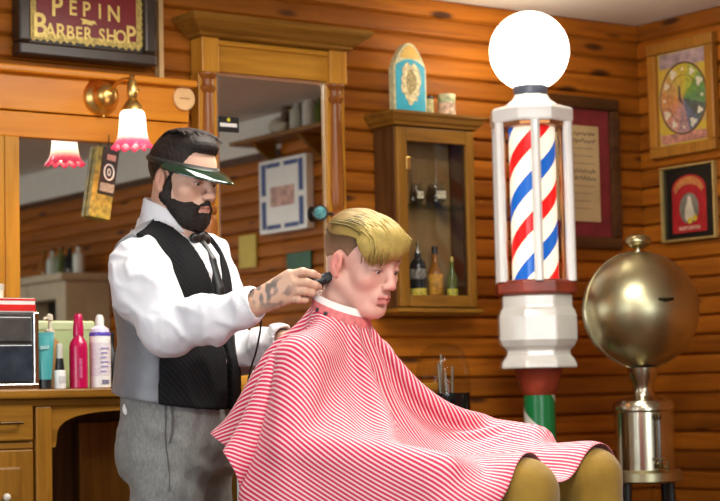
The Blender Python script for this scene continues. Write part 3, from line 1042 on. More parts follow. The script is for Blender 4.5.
sx = nd(nt, 'ShaderNodeSeparateXYZ')
mp = nd(nt, 'ShaderNodeMapping')
mp.inputs['Rotation'].default_value = (0, 0, -(fa+math.pi)+math.pi)
nt.links.new(tc.outputs['Object'], mp.inputs['Vector'])
nt.links.new(mp.outputs[0], sx.inputs[0])
at2 = nd(nt, 'ShaderNodeMath', operation='ARCTAN2')
nt.links.new(sx.outputs['Y'], at2.inputs[0])
nt.links.new(sx.outputs['X'], at2.inputs[1])
m1_ = nd(nt, 'ShaderNodeMath', operation='MULTIPLY')
m1_.inputs[1].default_value = 0.50/(2*math.pi)
nt.links.new(at2.outputs[0], m1_.inputs[0])
sb = nd(nt, 'ShaderNodeMath', operation='SUBTRACT')
nt.links.new(sx.outputs['Z'], sb.inputs[0])
nt.links.new(m1_.outputs[0], sb.inputs[1])
dv = nd(nt, 'ShaderNodeMath', operation='DIVIDE')
dv.inputs[1].default_value = 0.28
nt.links.new(sb.outputs[0], dv.inputs[0])
ad = nd(nt, 'ShaderNodeMath', operation='ADD')
ad.inputs[1].default_value = 0.243
nt.links.new(dv.outputs[0], ad.inputs[0])
fr = nd(nt, 'ShaderNodeMath', operation='FRACT')
nt.links.new(ad.outputs[0], fr.inputs[0])
W_, R_, L_ = (0.90, 0.80, 0.62), (0.68, 0.012, 0.012), (0.008, 0.10, 0.42)
r1 = ramp(nt, [(0.0, R_), (0.23, W_), (0.5, L_), (0.73, W_)], 'CONSTANT')
nt.links.new(fr.outputs[0], r1.inputs['Fac'])
nt.links.new(r1.outputs['Color'], b.inputs['Base Color'])
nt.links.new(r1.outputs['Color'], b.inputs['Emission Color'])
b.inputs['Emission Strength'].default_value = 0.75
b.inputs['Roughness'].default_value = 0.15
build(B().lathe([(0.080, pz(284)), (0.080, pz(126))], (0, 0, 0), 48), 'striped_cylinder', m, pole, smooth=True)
for k in range(6):
    a = fa + k*math.pi/3
    c = (0.135*math.cos(a), 0.135*math.sin(a), 0)
    build(B().lathe([(0.0165, pz(284)), (0.0165, pz(126))], c, 8, a+h8), 'column', WHITEP, pole, bevel=0.002)
for k in (1, 4):
    a = fa + (k+0.5)*math.pi/3
    c = (0.098*math.cos(a), 0.098*math.sin(a), 0)
    build(B().lathe([(0.007, pz(284)), (0.007, pz(126))], c, 10), 'copper_rod', copper, pole, smooth=True)
build(B().lathe([(0.095, pz(284)), (0.138, pz(282)), (0.146, pz(284)), (0.146, pz(295)), (0.13, pz(297))][::-1], (0, 0, 0), 8, fa+h8), 'red_plinth', plain('oxblood_paint', (0.27, 0.040, 0.018), 0.35, vary=0.35), pole, bevel=0.004)
prof = [(0.138, pz(369)), (0.138, pz(366)), (0.134, pz(362)), (0.118, pz(356)), (0.115, pz(351)), (0.132, pz(347)), (0.143, pz(341)), (0.143, pz(318)), (0.136, pz(312)), (0.128, pz(309)), (0.128, pz(297))]
build(B().lathe(prof, (0, 0, 0), 8, fa+h8), 'porcelain_base', plain('porcelain', (0.74, 0.72, 0.66), 0.15, vary=0.06, coat=0.4), pole, bevel=0.006, seg=3)
build(B().lathe([(0.056, pz(395)), (0.062, pz(392)), (0.070, pz(384)), (0.078, pz(374)), (0.085, pz(369))], (0, 0, 0), 36), 'red_neck', plain('oxblood_paint', (0.27, 0.04, 0.018), 0.35), pole, smooth=True)
m, nt, b = new_mat('green_white_spiral')
tc = nd(nt, 'ShaderNodeTexCoord')
mp = nd(nt, 'ShaderNodeMapping')
mp.inputs['Rotation'].default_value = (0, 0, -fa)
sx = nd(nt, 'ShaderNodeSeparateXYZ')
nt.links.new(tc.outputs['Object'], mp.inputs['Vector'])
nt.links.new(mp.outputs[0], sx.inputs[0])
at2 = nd(nt, 'ShaderNodeMath', operation='ARCTAN2')
nt.links.new(sx.outputs['Y'], at2.inputs[0])
nt.links.new(sx.outputs['X'], at2.inputs[1])
m1_ = nd(nt, 'ShaderNodeMath', operation='MULTIPLY')
m1_.inputs[1].default_value = 0.30/(2*math.pi)
nt.links.new(at2.outputs[0], m1_.inputs[0])
sb = nd(nt, 'ShaderNodeMath', operation='ADD')
nt.links.new(sx.outputs['Z'], sb.inputs[0])
nt.links.new(m1_.outputs[0], sb.inputs[1])
dv = nd(nt, 'ShaderNodeMath', operation='DIVIDE')
dv.inputs[1].default_value = 0.30
nt.links.new(sb.outputs[0], dv.inputs[0])
ad = nd(nt, 'ShaderNodeMath', operation='ADD')
ad.inputs[1].default_value = 0.40
nt.links.new(dv.outputs[0], ad.inputs[0])
fr = nd(nt, 'ShaderNodeMath', operation='FRACT')
nt.links.new(ad.outputs[0], fr.inputs[0])
r1 = ramp(nt, [(0.0, (0.70, 0.68, 0.58)), (0.5, (0.01, 0.17, 0.045))], 'CONSTANT')
nt.links.new(fr.outputs[0], r1.inputs['Fac'])
nt.links.new(r1.outputs['Color'], b.inputs['Base Color'])
b.inputs['Roughness'].default_value = 0.25
build(B().lathe([(0.054, 0.16), (0.054, pz(395))], (0, 0, 0), 36), 'spiral_post', m, pole, smooth=True)
build(B().lathe([(0.20, 0), (0.20, 0.05), (0.15, 0.07), (0.09, 0.11), (0.06, 0.16)], (0, 0, 0), 8, fa+h8), 'foot', plain('cast_iron_white', (0.7, 0.68, 0.62), 0.3), pole, bevel=0.006)
l = bpy.data.lights.new('globe_bulb', 'POINT')
l.energy = 240
l.color = (1.0, 0.66, 0.32)
l.shadow_soft_size = 0.139
lo = bpy.data.objects.new('globe_bulb', l)
COL.objects.link(lo)
lo.parent = pole
lo.location = (0, 0, 2.228)

# ------------------------------------------------------------------ towel steamer (ball on a boiler)
UX, UY = 4.482, 4.664
def uz(py):
    return 1.321-(py-310)*0.00336
urn = thing('towel_steamer', 'old nickel towel steamer, large metal ball on a cylindrical boiler', 'towel steamer', (UX, UY, 0), -YAW)
nickel = plain('aged_nickel', (0.50, 0.46, 0.28), 0.34, 1.0, vary=0.14, scale=9, bump=0.03, bscale=14)
nickel2 = plain('aged_nickel_bright', (0.55, 0.50, 0.37), 0.20, 1.0, vary=0.10, scale=9)
SR = 0.196
build(B().ball((0, 0, uz(310)), SR, 64, 40), 'ball', nickel, urn, smooth=True)
# seam flange, a great circle facing the room
pr = []
n_ = np.array([0.22, -0.97, 0.05]); n_ /= np.linalg.norm(n_)
e1 = np.cross(n_, [0, 0, 1]); e1 /= np.linalg.norm(e1)
e2 = np.cross(n_, e1)
for k in range(65):
    a = 2*math.pi*k/64
    pr.append(np.array([0, 0, uz(310)])+n_*0.0+(SR+0.001)*(e1*math.cos(a)+e2*math.sin(a)))
build(B().tube(pr, 0.004, 8, cap=False), 'seam_flange', nickel2, urn, smooth=True)
mb = B()
mb.tube([np.array([0.030, -SR+0.004, uz(302)]), np.array([0.055, -SR+0.004, uz(303)]), np.array([0.082, -SR+0.014, uz(302)])], [0.004, 0.007, 0.005], 8)
build(mb, 'latch_handle', plain('dark_bronze', (0.05, 0.04, 0.02), 0.35, 0.8), urn, smooth=True)
zt_ = uz(310)+SR
build(B().ball((0, 0, uz(241)), 0.026, 28, 16, (1.75, 1.75, 1.0)), 'finial_knob', plain('finial_brass', (0.45, 0.40, 0.22), 0.25, 0.95), urn, smooth=True)
mb = B()
for s_ in (-1, 1):
    mb.tube([(0.0, 0, uz(249)), (s_*0.010, 0, uz(254)), (s_*0.028, 0, zt_-0.004)], 0.0045, 8)
mb.tube([(0.0, 0, uz(247)), (0, 0, zt_-0.004)], 0.006, 8)
build(mb, 'finial_bracket', nickel2, urn, smooth=True)
build(B().lathe([(0.045, uz(402)), (0.038, uz(396)), (0.034, uz(390)), (0.036, uz(384)), (0.050, uz(377)), (0.052, uz(368))], (0, 0, 0), 40), 'neck', nickel2, urn, smooth=True)
prof = [(0.100, uz(471)), (0.100, uz(412)), (0.105, uz(410)), (0.105, uz(405)), (0.098, uz(401)), (0.060, uz(397)), (0.045, uz(396))]
build(B().lathe(prof, (0, 0, 0), 56), 'boiler', nickel2, urn, smooth=True)
build(B().lathe([(0.110, uz(482)), (0.122, uz(480)), (0.122, uz(472)), (0.112, uz(469))], (0, 0, 0), 56), 'base_plate', nickel, urn, smooth=True)
gz_ = lambda q: (0.030, -0.118, uz(q))
g_ = build(B().tube([gz_(418), gz_(462)], 0.0055, 10), 'gauge_tube', plain('gauge_glass', (0.10, 0.10, 0.09), 0.08), urn, smooth=True)
mb = B()
for q in (416, 464):
    mb = B()
    mb.lathe([(0.008, uz(q)-0.012), (0.011, uz(q)-0.006), (0.011, uz(q)+0.006), (0.007, uz(q)+0.010)], (0.030, -0.118, 0), 12)
    mb.tube([(0.030, -0.118, uz(q)), (0.028, -0.098, uz(q))], 0.006, 8)
    if q == 416:
        build(mb, 'gauge_fitting', plain('tarnished_brass', (0.16, 0.12, 0.05), 0.35, 0.9), g_, smooth=True)
mb.tube([(0.030, -0.118, uz(466)), (0.055, -0.118, uz(466))], 0.005, 8)
mb.tube([(0.055, -0.118, uz(460)), (0.055, -0.118, uz(471))], 0.004, 8)
mb.tube([(0.014, -0.12, uz(458)), (0.046, -0.12, uz(458))], 0.004, 8)
build(mb, 'gauge_fitting', plain('tarnished_brass', (0.16, 0.12, 0.05), 0.35, 0.9), g_, smooth=True)
iron = plain('black_iron', (0.010, 0.009, 0.008), 0.5, 0.4)
for k in range(4):
    a = math.pi/4+k*math.pi/2
    build(B().tube([(0.10*math.cos(a), 0.10*math.sin(a), uz(481)), (0.14*math.cos(a), 0.14*math.sin(a), 0.0)], 0.013, 10), 'leg', iron, urn, smooth=True)
build(B().lathe([(0.118, 0.30), (0.124, 0.305), (0.124, 0.32), (0.118, 0.325)], (0, 0, 0), 40), 'leg_ring', iron, urn, smooth=True)

# ------------------------------------------------------------------ framed certificate behind the pole
KY = 5.262
xa, xb = cx(531, 170, KY), cx(619.5, 170, KY)
za, zb = cz(618, 250, KY), cz(618, 100, KY)
ce = thing('framed_certificate', 'brown framed aged certificate on a crimson mat behind the barber pole', 'picture', ((xa+xb)/2, KY+0.01, za))
fw = 0.046
for nm, bx in (('frame_rail', (xa, xb, za, za+fw)), ('frame_rail', (xa, xb, zb-fw, zb)), ('frame_side', (xa, xa+fw, za+fw, zb-fw)), ('frame_side', (xb-fw, xb, za+fw, zb-fw))):
    part(B().box(bx[0], bx[1], KY-0.012, 5.284, bx[2], bx[3]), nm, WALNUT, ce, bevel=0.008)
part(B().box(xa+fw-0.003, xb-fw+0.003, KY+0.006, KY+0.012, za+fw-0.003, zb-fw+0.003), 'crimson_mat', plain('crimson_velvet', (0.20, 0.018, 0.020), 0.7, vary=0.2), ce)
pa0, pa1 = xa+fw+0.06, cx(600, 170, KY)
pz0, pz1 = cz(600, 222, KY), cz(600, 127, KY)
paper = part(B().box(pa0, pa1, KY+0.003, KY+0.006, pz0, pz1), 'paper', plain('aged_paper', (0.55, 0.40, 0.20), 0.7, vary=0.14, scale=8), ce)
inkm = plain('faded_ink', (0.20, 0.15, 0.08), 0.7, vary=0.4, scale=80)
random.seed(8)
for i in range(11):
    zz = pz1-0.03-(pz1-pz0-0.05)*i/11
    if i in (0, 1, 5, 6):
        pts = [(pa0+0.03+(pa1-pa0-0.05)*j/30, KY+0.002, zz+0.007*math.sin(j*1.9+i)+0.004*random.uniform(-1, 1)) for j in range(31)]
        part(B().tube(pts, 0.0022, 5), 'script_line', inkm, paper)
    else:
        part(B().box(pa0+0.03, pa1-0.02-random.uniform(0, 0.04), KY+0.0022, KY+0.003, zz-0.0012, zz+0.0012), 'text_line', inkm, paper)

# ------------------------------------------------------------------ two pictures on the right wall
def side_picture(name, label, x, y0, y1, z0, z1, fw, fmat, depth):
    t_ = thing(name, label, 'picture', (x, (y0+y1)/2, z0))
    for nm, bx in (('frame_rail', (y0, y1, z0, z0+fw)), ('frame_rail', (y0, y1, z1-fw, z1)), ('frame_side', (y0, y0+fw, z0+fw, z1-fw)), ('frame_side', (y1-fw, y1, z0+fw, z1-fw))):
        part(B().box(x-depth, x, bx[0], bx[1], bx[2], bx[3]), nm, fmat, t_, bevel=min(0.006, fw*0.3))
    return t_

WX = XR-0.016
gy0, gy1 = 4.862, 5.205
gz0, gz1 = 1.925, 2.362
gfr = wood('gilt_oak_frame', (0.26, 0.10, 0.012), (0.38, 0.16, 0.022), (0.48, 0.22, 0.04), 'Z', 0.3)
f1 = side_picture('framed_wheel_print', 'gilt framed yellow print with a multicoloured wheel', WX, gy0, gy1, gz0, gz1, 0.042, gfr, 0.03)
px0 = WX-0.010
m, nt, b = new_mat('yellow_purple_print')
tc = nd(nt, 'ShaderNodeTexCoord')
n1 = nd(nt, 'ShaderNodeTexNoise', Scale=9.0, Detail=3.0)
nt.links.new(tc.outputs['Object'], n1.inputs['Vector'])
r1 = ramp(nt, [(0.30, (0.50, 0.30, 0.28)), (0.45, (0.62, 0.42, 0.05)), (0.60, (0.62, 0.46, 0.06)), (0.75, (0.30, 0.32, 0.30))])
nt.links.new(n1.outputs['Fac'], r1.inputs['Fac'])
nt.links.new(r1.outputs['Color'], b.inputs['Base Color'])
b.inputs['Roughness'].default_value = 0.3
sheet = part(B().box(px0, px0+0.004, gy0+0.038, gy1-0.038, gz0+0.038, gz1-0.038), 'print_sheet', m, f1)
part(B().box(px0-0.001, px0, gy0+0.05, gy1-0.05, gz1-0.10, gz1-0.045), 'lilac_band', plain('lilac_print', (0.42, 0.30, 0.30), 0.4, vary=0.35, scale=40), sheet)
part(B().box(px0-0.001, px0, gy0+0.05, gy1-0.05, gz0+0.05, gz0+0.085), 'rose_band', plain('rose_print', (0.50, 0.22, 0.16), 0.4, vary=0.4, scale=50), sheet)
wy, wz = (gy0+gy1)/2, (gz0+gz1)/2-0.004
Rw = 0.118
cols = [(0.55, 0.42, 0.05), (0.40, 0.42, 0.06), (0.16, 0.30, 0.06), (0.14, 0.28, 0.10), (0.10, 0.12, 0.10), (0.14, 0.16, 0.22), (0.40, 0.24, 0.24), (0.55, 0.28, 0.22), (0.58, 0.24, 0.12), (0.60, 0.26, 0.08), (0.58, 0.32, 0.10), (0.56, 0.40, 0.08)]
for k in range(12):
    a0 = math.pi/2 - 2*math.pi*(k-0.5)/12
    a1 = a0 - 2*math.pi/12
    # seen from the room the Y axis runs to the left
    pts = [(wy, wz)] + [(wy-Rw*math.cos(a0+(a1-a0)*j/4), wz+1.12*Rw*math.sin(a0+(a1-a0)*j/4)) for j in range(5)]
    part(B().prism(pts, 'YZ', px0-0.002, px0-0.0003), 'wheel_sector', plain('wheel_%d' % k, cols[k], 0.4, vary=0.25, scale=60), sheet)
mb = B()
mb.tube([(px0-0.002, wy-(Rw+0.002)*math.cos(a), wz+1.12*(Rw+0.002)*math.sin(a)) for a in [2*math.pi*k/40 for k in range(41)]], 0.0035, 6, cap=False)
mb.tube([(px0-0.002, wy-Rw*0.66*math.cos(a), wz+1.12*Rw*0.66*math.sin(a)) for a in [2*math.pi*k/40 for k in range(41)]], 0.0015, 6, cap=False)
part(mb, 'wheel_ring', plain('ring_brown', (0.16, 0.09, 0.04), 0.4), sheet)
fo = np.array(f1.location)
for k in range(12):
    a = math.pi/2-2*math.pi*k/12
    c_ = (wy-Rw*0.83*math.cos(a), wz+1.12*Rw*0.83*math.sin(a))
    rs_ = 0.010+0.004*((k*7) % 3)
    pts = [(c_[0]+rs_*(0.62+0.3*((j*(k+3)) % 3))*math.cos(2*math.pi*j/9), c_[1]+rs_*(0.62+0.3*((j*(k+3)) % 3))*math.sin(2*math.pi*j/9)) for j in range(9)]
    part(B().prism(pts, 'YZ', px0-0.003, px0-0.002), 'rim_figure', plain('numeral_cream', (0.75, 0.68, 0.50), 0.5), sheet)
part(B().prism([(wy+0.010, wz), (wy+0.016, wz+0.05), (wy+0.024, wz+0.052), (wy+0.022, wz-0.004), (wy, wz-0.03)], 'YZ', px0-0.003, px0-0.002), 'dark_figure', plain('figure_dark', (0.05, 0.05, 0.05), 0.5), sheet)

hy0, hy1, hz0, hz1 = 4.885, 5.165, 1.603, 1.888
f2 = side_picture('framed_label_print', 'thin gilt framed black print with a red arched label and oval', WX, hy0, hy1, hz0, hz1, 0.009, plain('thin_gilt', (0.62, 0.46, 0.16), 0.3, 0.5), 0.022)
px1 = WX-0.008
sh = part(B().box(px1, px1+0.004, hy0+0.007, hy1-0.007, hz0+0.007, hz1-0.007), 'black_mat', plain('mat_black', (0.010, 0.010, 0.008), 0.3), f2)
my, mz = (hy0+hy1)/2, (hz0+hz1)/2
def ypoly(pts):
    return [(my-u, mz+w) for u, w in pts]
red = plain('label_red', (0.40, 0.018, 0.022), 0.35, vary=0.2, scale=30)
arch_pts = [(-0.088, -0.112), (0.088, -0.112), (0.088, 0.050)] + [(0.088*math.cos(a), 0.050+0.055*math.sin(a)) for a in [math.pi*k/14 for k in range(1, 14)]] + [(-0.088, 0.050)]
part(B().prism(ypoly(arch_pts), 'YZ', px1-0.001, px1), 'red_label', red, sh)
band = [(0.078*math.cos(a), 0.040+0.058*math.sin(a)) for a in [math.pi*(0.06+0.88*k/14) for k in range(15)]]
band += [(0.066*math.cos(a), 0.028+0.040*math.sin(a)) for a in [math.pi*(0.94-0.88*k/14) for k in range(15)]]
part(B().prism(ypoly(band), 'YZ', px1-0.002, px1-0.001), 'orange_band', plain('label_band_orange', (0.55, 0.20, 0.06), 0.4, vary=0.45, scale=110), sh)
ov = [(0.050*math.cos(a), -0.022+0.058*math.sin(a)) for a in [2*math.pi*k/28 for k in range(28)]]
part(B().prism(ypoly(ov), 'YZ', px1-0.002, px1-0.001), 'grey_oval', plain('oval_grey', (0.22, 0.20, 0.15), 0.4, vary=0.3), sh)
bd = [(-0.018, -0.066), (0.026, -0.066), (0.030, -0.045), (0.016, -0.012), (0.012, 0.014), (0.004, 0.026), (-0.006, 0.022), (-0.008, 0.004), (-0.018, -0.020), (-0.022, -0.045)]
part(B().prism(ypoly(bd), 'YZ', px1-0.003, px1-0.002), 'pale_figure', plain('figure_pale', (0.66, 0.58, 0.44), 0.5, vary=0.2), sh)
for (u, w) in ((0.030, -0.060), (0.004, -0.068)):
    part(B().prism(ypoly([(u+0.012*math.cos(a), w+0.012*math.sin(a)) for a in [2*math.pi*k/14 for k in range(14)]]), 'YZ', px1-0.004, px1-0.003), 'yellow_dot', plain('dot_yellow', (0.66, 0.48, 0.04), 0.4), sh)
part(B().box(px1-0.002, px1-0.001, my-0.055, my+0.055, mz-0.102, mz-0.088), 'pale_line', plain('label_line', (0.55, 0.25, 0.18), 0.5, vary=0.6, scale=160), sh)

# ------------------------------------------------------------------ side table with the glass dome
TY0, TZ = 4.90, 0.965
jc = atY(444, 414, 5.07)
tx1 = cx(497, 419, TY0)
tb = thing('side_table', 'low brown oak side table below the glazed cabinet', 'table', (tx1-0.15, 5.08, 0))
part(B().box(tx1-0.30, tx1, TY0, YB-0.03, TZ-0.05, TZ), 'table_top', OAKD, tb, bevel=0.004)
for a in (tx1-0.29, tx1-0.06):
    for b_ in (TY0+0.02, YB-0.09):
        part(B().box(a, a+0.045, b_, b_+0.045, 0, TZ-0.05), 'leg', OAKD_Z, tb, bevel=0.003)
part(B().box(tx1-0.28, tx1-0.02, TY0+0.03, YB-0.05, TZ-0.12, TZ-0.05), 'apron', OAKD, tb, bevel=0.003)
jr = 0.090
dm = thing('glass_dome', 'clear glass dome jar with black liquid standing on side table', 'jar', (jc[0], 5.07, TZ))
jb = plain('black_liquid', (0.006, 0.006, 0.008), 0.10, vary=0.1)
hh = cz(444, 343, 5.07)-TZ
z_l = cz(444, 393, 5.07)-TZ
build(B().lathe([(jr*0.94, 0), (jr, 0.008), (jr, z_l)], (0, 0, 0), 40), 'dark_filling', jb, dm, smooth=True)
prof = [(jr+0.003, z_l-0.004), (jr+0.003, hh*0.55), (jr*0.97, hh*0.72), (jr*0.82, hh*0.87), (jr*0.55, hh*0.965), (jr*0.2, hh), (0.0008, hh)]
build(B().lathe(prof, (0, 0, 0), 40, cap=False), 'glass_wall', glass('dome_glass', (0.95, 0.96, 0.90), 0.95), dm, smooth=True, sharp=80)
random.seed(3)
for (u, w, h_) in ((-0.03, -0.02, 0.10), (0.0, 0.01, 0.13), (0.02, -0.02, 0.09), (-0.012, -0.03, 0.07)):
    build(B().tube([(u, w, z_l-0.005), (u*1.2, w, z_l+h_)], [0.006, 0.004], 8), 'steel_tool', plain('comb_steel', (0.6, 0.6, 0.58), 0.2, 1.0), dm, smooth=True)

# ------------------------------------------------------------------ things on the counter
IY = 4.885
def ix(px):
    return cx(px, 380, IY)
def ih(px, py):
    return cz(px, py, IY)-CT
K = 1/0.00  if False else 0
s1 = ix(40)-ix(39)              # metres per pixel along X here
def rad(wpx):
    return wpx*0.5*IY/FPX/math.cos(math.radians(26))*1.0

bxm = thing('sterilizer_box', 'black steriliser cabinet with chrome edge and smoked door on the counter', 'appliance', (ix(10), IY+0.06, CT))
a0, a1 = ix(-26), ix(32)
hz = ih(15, 313)
part(B().box(a0, a1, IY-0.03, IY+0.16, CT+0.006, CT+hz), 'casing', plain('casing_grey', (0.06, 0.055, 0.05), 0.3, 0.3), bxm, bevel=0.004)
dd = part(B().box(a0+0.012, a1-0.016, IY-0.040, IY-0.029, CT+0.022, CT+hz*0.58), 'smoked_door', plain('smoked_door', (0.025, 0.035, 0.05), 0.08, vary=0.4, scale=20), bxm, bevel=0.003)
part(B().box(a0+0.012, a1-0.016, IY-0.036, IY-0.029, CT+hz*0.62, CT+hz-0.012), 'upper_panel', plain('upper_panel', (0.07, 0.065, 0.06), 0.2, vary=0.3, scale=20), bxm, bevel=0.003)
part(B().box(a0, a1, IY-0.042, IY-0.028, CT+0.0, CT+0.016), 'chrome_sill', plain('chrome', (0.7, 0.7, 0.68), 0.12, 1.0), bxm, bevel=0.002)
part(B().box(a1-0.012, a1+0.003, IY-0.040, IY+0.0, CT+0.0, CT+hz), 'chrome_post', plain('chrome', (0.7, 0.7, 0.68), 0.12, 1.0), bxm, bevel=0.002)
z_ = CT+hz
rb = tag(build(B().box(0, a1-a0-0.006, 0, 0.15, 0, 0.040), 'carton', plain('carton_white', (0.74, 0.70, 0.66), 0.5), bevel=0.002), 'flat red and white carton lying on the black steriliser', 'box')
rb.location = (a0+0.002, IY-0.034, z_)
build(B().box(0.0, a1-a0-0.006, -0.0012, 0.151, 0.004, 0.022), 'red_band', plain('carton_red', (0.62, 0.012, 0.010), 0.4), rb)
build(B().box(0.0, a1-a0-0.006, -0.0012, 0.0, 0.033, 0.0385), 'red_line', plain('carton_red', (0.62, 0.012, 0.010), 0.4), rb)
wb = thing('stacked_tubs', 'small round cream tub with grey lid on the red carton', 'tub', (ix(0), IY+0.03, z_+0.040))
build(B().lathe([(0.022, 0), (0.024, 0.003), (0.024, 0.026)], (0, 0, 0), 24), 'tub_body', plain('tub_cream', (0.70, 0.65, 0.52), 0.4), wb, smooth=True)
build(B().lathe([(0.0255, 0.026), (0.0255, 0.039), (0.023, 0.042)], (0, 0, 0), 24), 'tub_lid', plain('tub_lid', (0.55, 0.52, 0.45), 0.4), wb, smooth=True)

R9 = 0.00276
t_ = thing('teal_tube', 'teal cosmetic tube standing on its black cap beside the steriliser', 'tube', (ix(41.0), IY-0.025, CT))
H_ = ih(44, 334)+0.004
build(B().lathe([(0.017, 0), (0.0185, 0.002), (0.0185, 0.026), (0.017, 0.028)], (0, 0, 0), 24), 'cap', BLACKM, t_, smooth=True)
vs, fs = [], []
n = 24
for i, (w, d_, z) in enumerate(((0.0185, 0.0185, 0.027), (0.0215, 0.018, 0.06), (0.0245, 0.012, 0.11), (0.0262, 0.004, H_-0.012), (0.0262, 0.0012, H_-0.010), (0.0262, 0.0012, H_))):
    for k in range(n):
        a = 2*math.pi*k/n
        vs.append((w*math.cos(a), d_*math.sin(a), z))
for i in range(5):
    for k in range(n):
        fs.append((i*n+k, i*n+(k+1) % n, (i+1)*n+(k+1) % n, (i+1)*n+k))
fs += [tuple(range(n)), tuple(5*n+k for k in range(n))]
build(B().add(vs, fs), 'tube_body', plain('teal_plastic', (0.06, 0.34, 0.35), 0.3, vary=0.06), t_, smooth=True)
build(B().box(-0.013, 0.013, -0.0150, -0.0125, H_-0.048, H_-0.038), 'printed_band', plain('print_pale', (0.30, 0.52, 0.50), 0.5, vary=0.5, scale=260), t_)
t_.rotation_euler = (0, 0, -0.45)

t_ = thing('pump_bottle', 'amber pump bottle with cream nozzle behind the teal tube', 'bottle', (cx(50, 350, IY+0.06), IY+0.06, CT))
H_ = ih(43, 312)
build(B().lathe([(0.026, 0), (0.029, 0.004), (0.029, 0.12), (0.024, 0.138), (0.012, 0.146), (0.012, 0.152)], (0, 0, 0), 28), 'bottle_body', plain('honey_plastic', (0.50, 0.30, 0.12), 0.25, vary=0.15), t_, smooth=True)
build(B().lathe([(0.014, 0.150), (0.014, 0.168), (0.006, 0.172), (0.005, 0.195), (0.010, 0.198), (0.009, 0.212), (0.003, 0.216)], (0, 0, 0), 20), 'pump', plain('pump_cream', (0.72, 0.66, 0.52), 0.35), t_, smooth=True)
build(B().tube([(0, 0, 0.205), (-0.020, -0.01, 0.203), (-0.026, -0.013, 0.198)], 0.004), 'nozzle', plain('pump_cream', (0.72, 0.66, 0.52), 0.35), t_, smooth=True)

t_ = thing('serum_bottle', 'tiny white serum bottle with black collar and clear cap', 'bottle', (ix(55.0), IY-0.03, CT))
build(B().lathe([(0.0155, 0), (0.017, 0.002), (0.017, 0.050), (0.015, 0.053)], (0, 0, 0), 24), 'bottle_body', plain('white_plastic', (0.80, 0.79, 0.76), 0.3, vary=0.03), t_, smooth=True)
build(B().lathe([(0.0125, 0.053), (0.013, 0.060), (0.010, 0.086)], (0, 0, 0), 24), 'collar', BLACKM, t_, smooth=True)
build(B().lathe([(0.010, 0.086), (0.009, 0.125), (0.006, 0.128)], (0, 0, 0), 20), 'clear_cap', plain('milky_cap', (0.60, 0.58, 0.50), 0.2, vary=0.1), t_, smooth=True)
build(B().box(-0.009, 0.009, -0.0180, -0.0165, 0.016, 0.036), 'print_patch', plain('print_grey', (0.55, 0.55, 0.55), 0.5, vary=0.4, scale=200), t_)

t_ = thing('magenta_bottle', 'tall magenta bottle with matching dome cap beside white bottle', 'bottle', (ix(75.5), IY-0.02, CT))
H_ = ih(76, 314)
mg = plain('magenta_plastic', (0.50, 0.004, 0.075), 0.22, vary=0.06)
build(B().lathe([(0.024, 0), (0.0265, 0.003), (0.0265, 0.118), (0.024, 0.132), (0.015, 0.145), (0.0135, 0.150)], (0, 0, 0), 32), 'bottle_body', mg, t_, smooth=True)
build(B().lathe([(0.0155, 0.150), (0.0155, 0.172), (0.014, 0.182), (0.012, H_-0.006), (0.008, H_), (0.001, H_+0.001)], (0, 0, 0), 28), 'cap', mg, t_, smooth=True)
build(B().box(-0.011, -0.002, -0.0275, -0.0245, 0.030, 0.085), 'printed_band', plain('print_pink', (0.55, 0.10, 0.22), 0.5, vary=0.5, scale=240), t_)

t_ = thing('white_bottle', 'white spray bottle with violet band and printed label', 'bottle', (ix(97), IY-0.02, CT))
H_ = ih(99, 315)
wp = plain('white_plastic', (0.80, 0.79, 0.76), 0.3, vary=0.03)
build(B().lathe([(0.028, 0), (0.0305, 0.003), (0.0305, 0.150), (0.0285, 0.158)], (0, 0, 0), 32), 'bottle_body', wp, t_, smooth=True)
build(B().lathe([(0.0308, 0.149), (0.0311, 0.151), (0.0311, 0.157), (0.0295, 0.160)], (0, 0, 0), 32, cap=False), 'violet_band', plain('violet_band', (0.10, 0.06, 0.42), 0.3), t_, smooth=True)
build(B().lathe([(0.0285, 0.158), (0.026, 0.170), (0.014, 0.178), (0.0125, 0.180)], (0, 0, 0), 32), 'shoulder', plain('pale_violet', (0.66, 0.64, 0.78), 0.25), t_, smooth=True)
build(B().lathe([(0.0125, 0.180), (0.0125, 0.198), (0.009, H_-0.003), (0.006, H_)], (0, 0, 0), 24), 'cap', wp, t_, smooth=True)
build(B().lathe([(0.0307, 0.035), (0.0308, 0.130)], (0, 0, 0), 32, cap=False), 'label_print', plain('label_lilac', (0.72, 0.66, 0.70), 0.5, vary=0.12, scale=120), t_, smooth=True)
mb = B()
for k in range(6):
    mb.box(-0.014, 0.012-0.004*(k % 3), -0.0316, -0.0312, 0.112-0.013*k, 0.115-0.013*k)
build(mb, 'text_line', plain('print_violet', (0.25, 0.2, 0.5), 0.5), t_)
build(B().box(-0.010, 0.012, -0.0316, -0.0308, 0.012, 0.024), 'barcode_patch', plain('print_slate', (0.2, 0.2, 0.3), 0.5, vary=0.7, scale=400), t_)

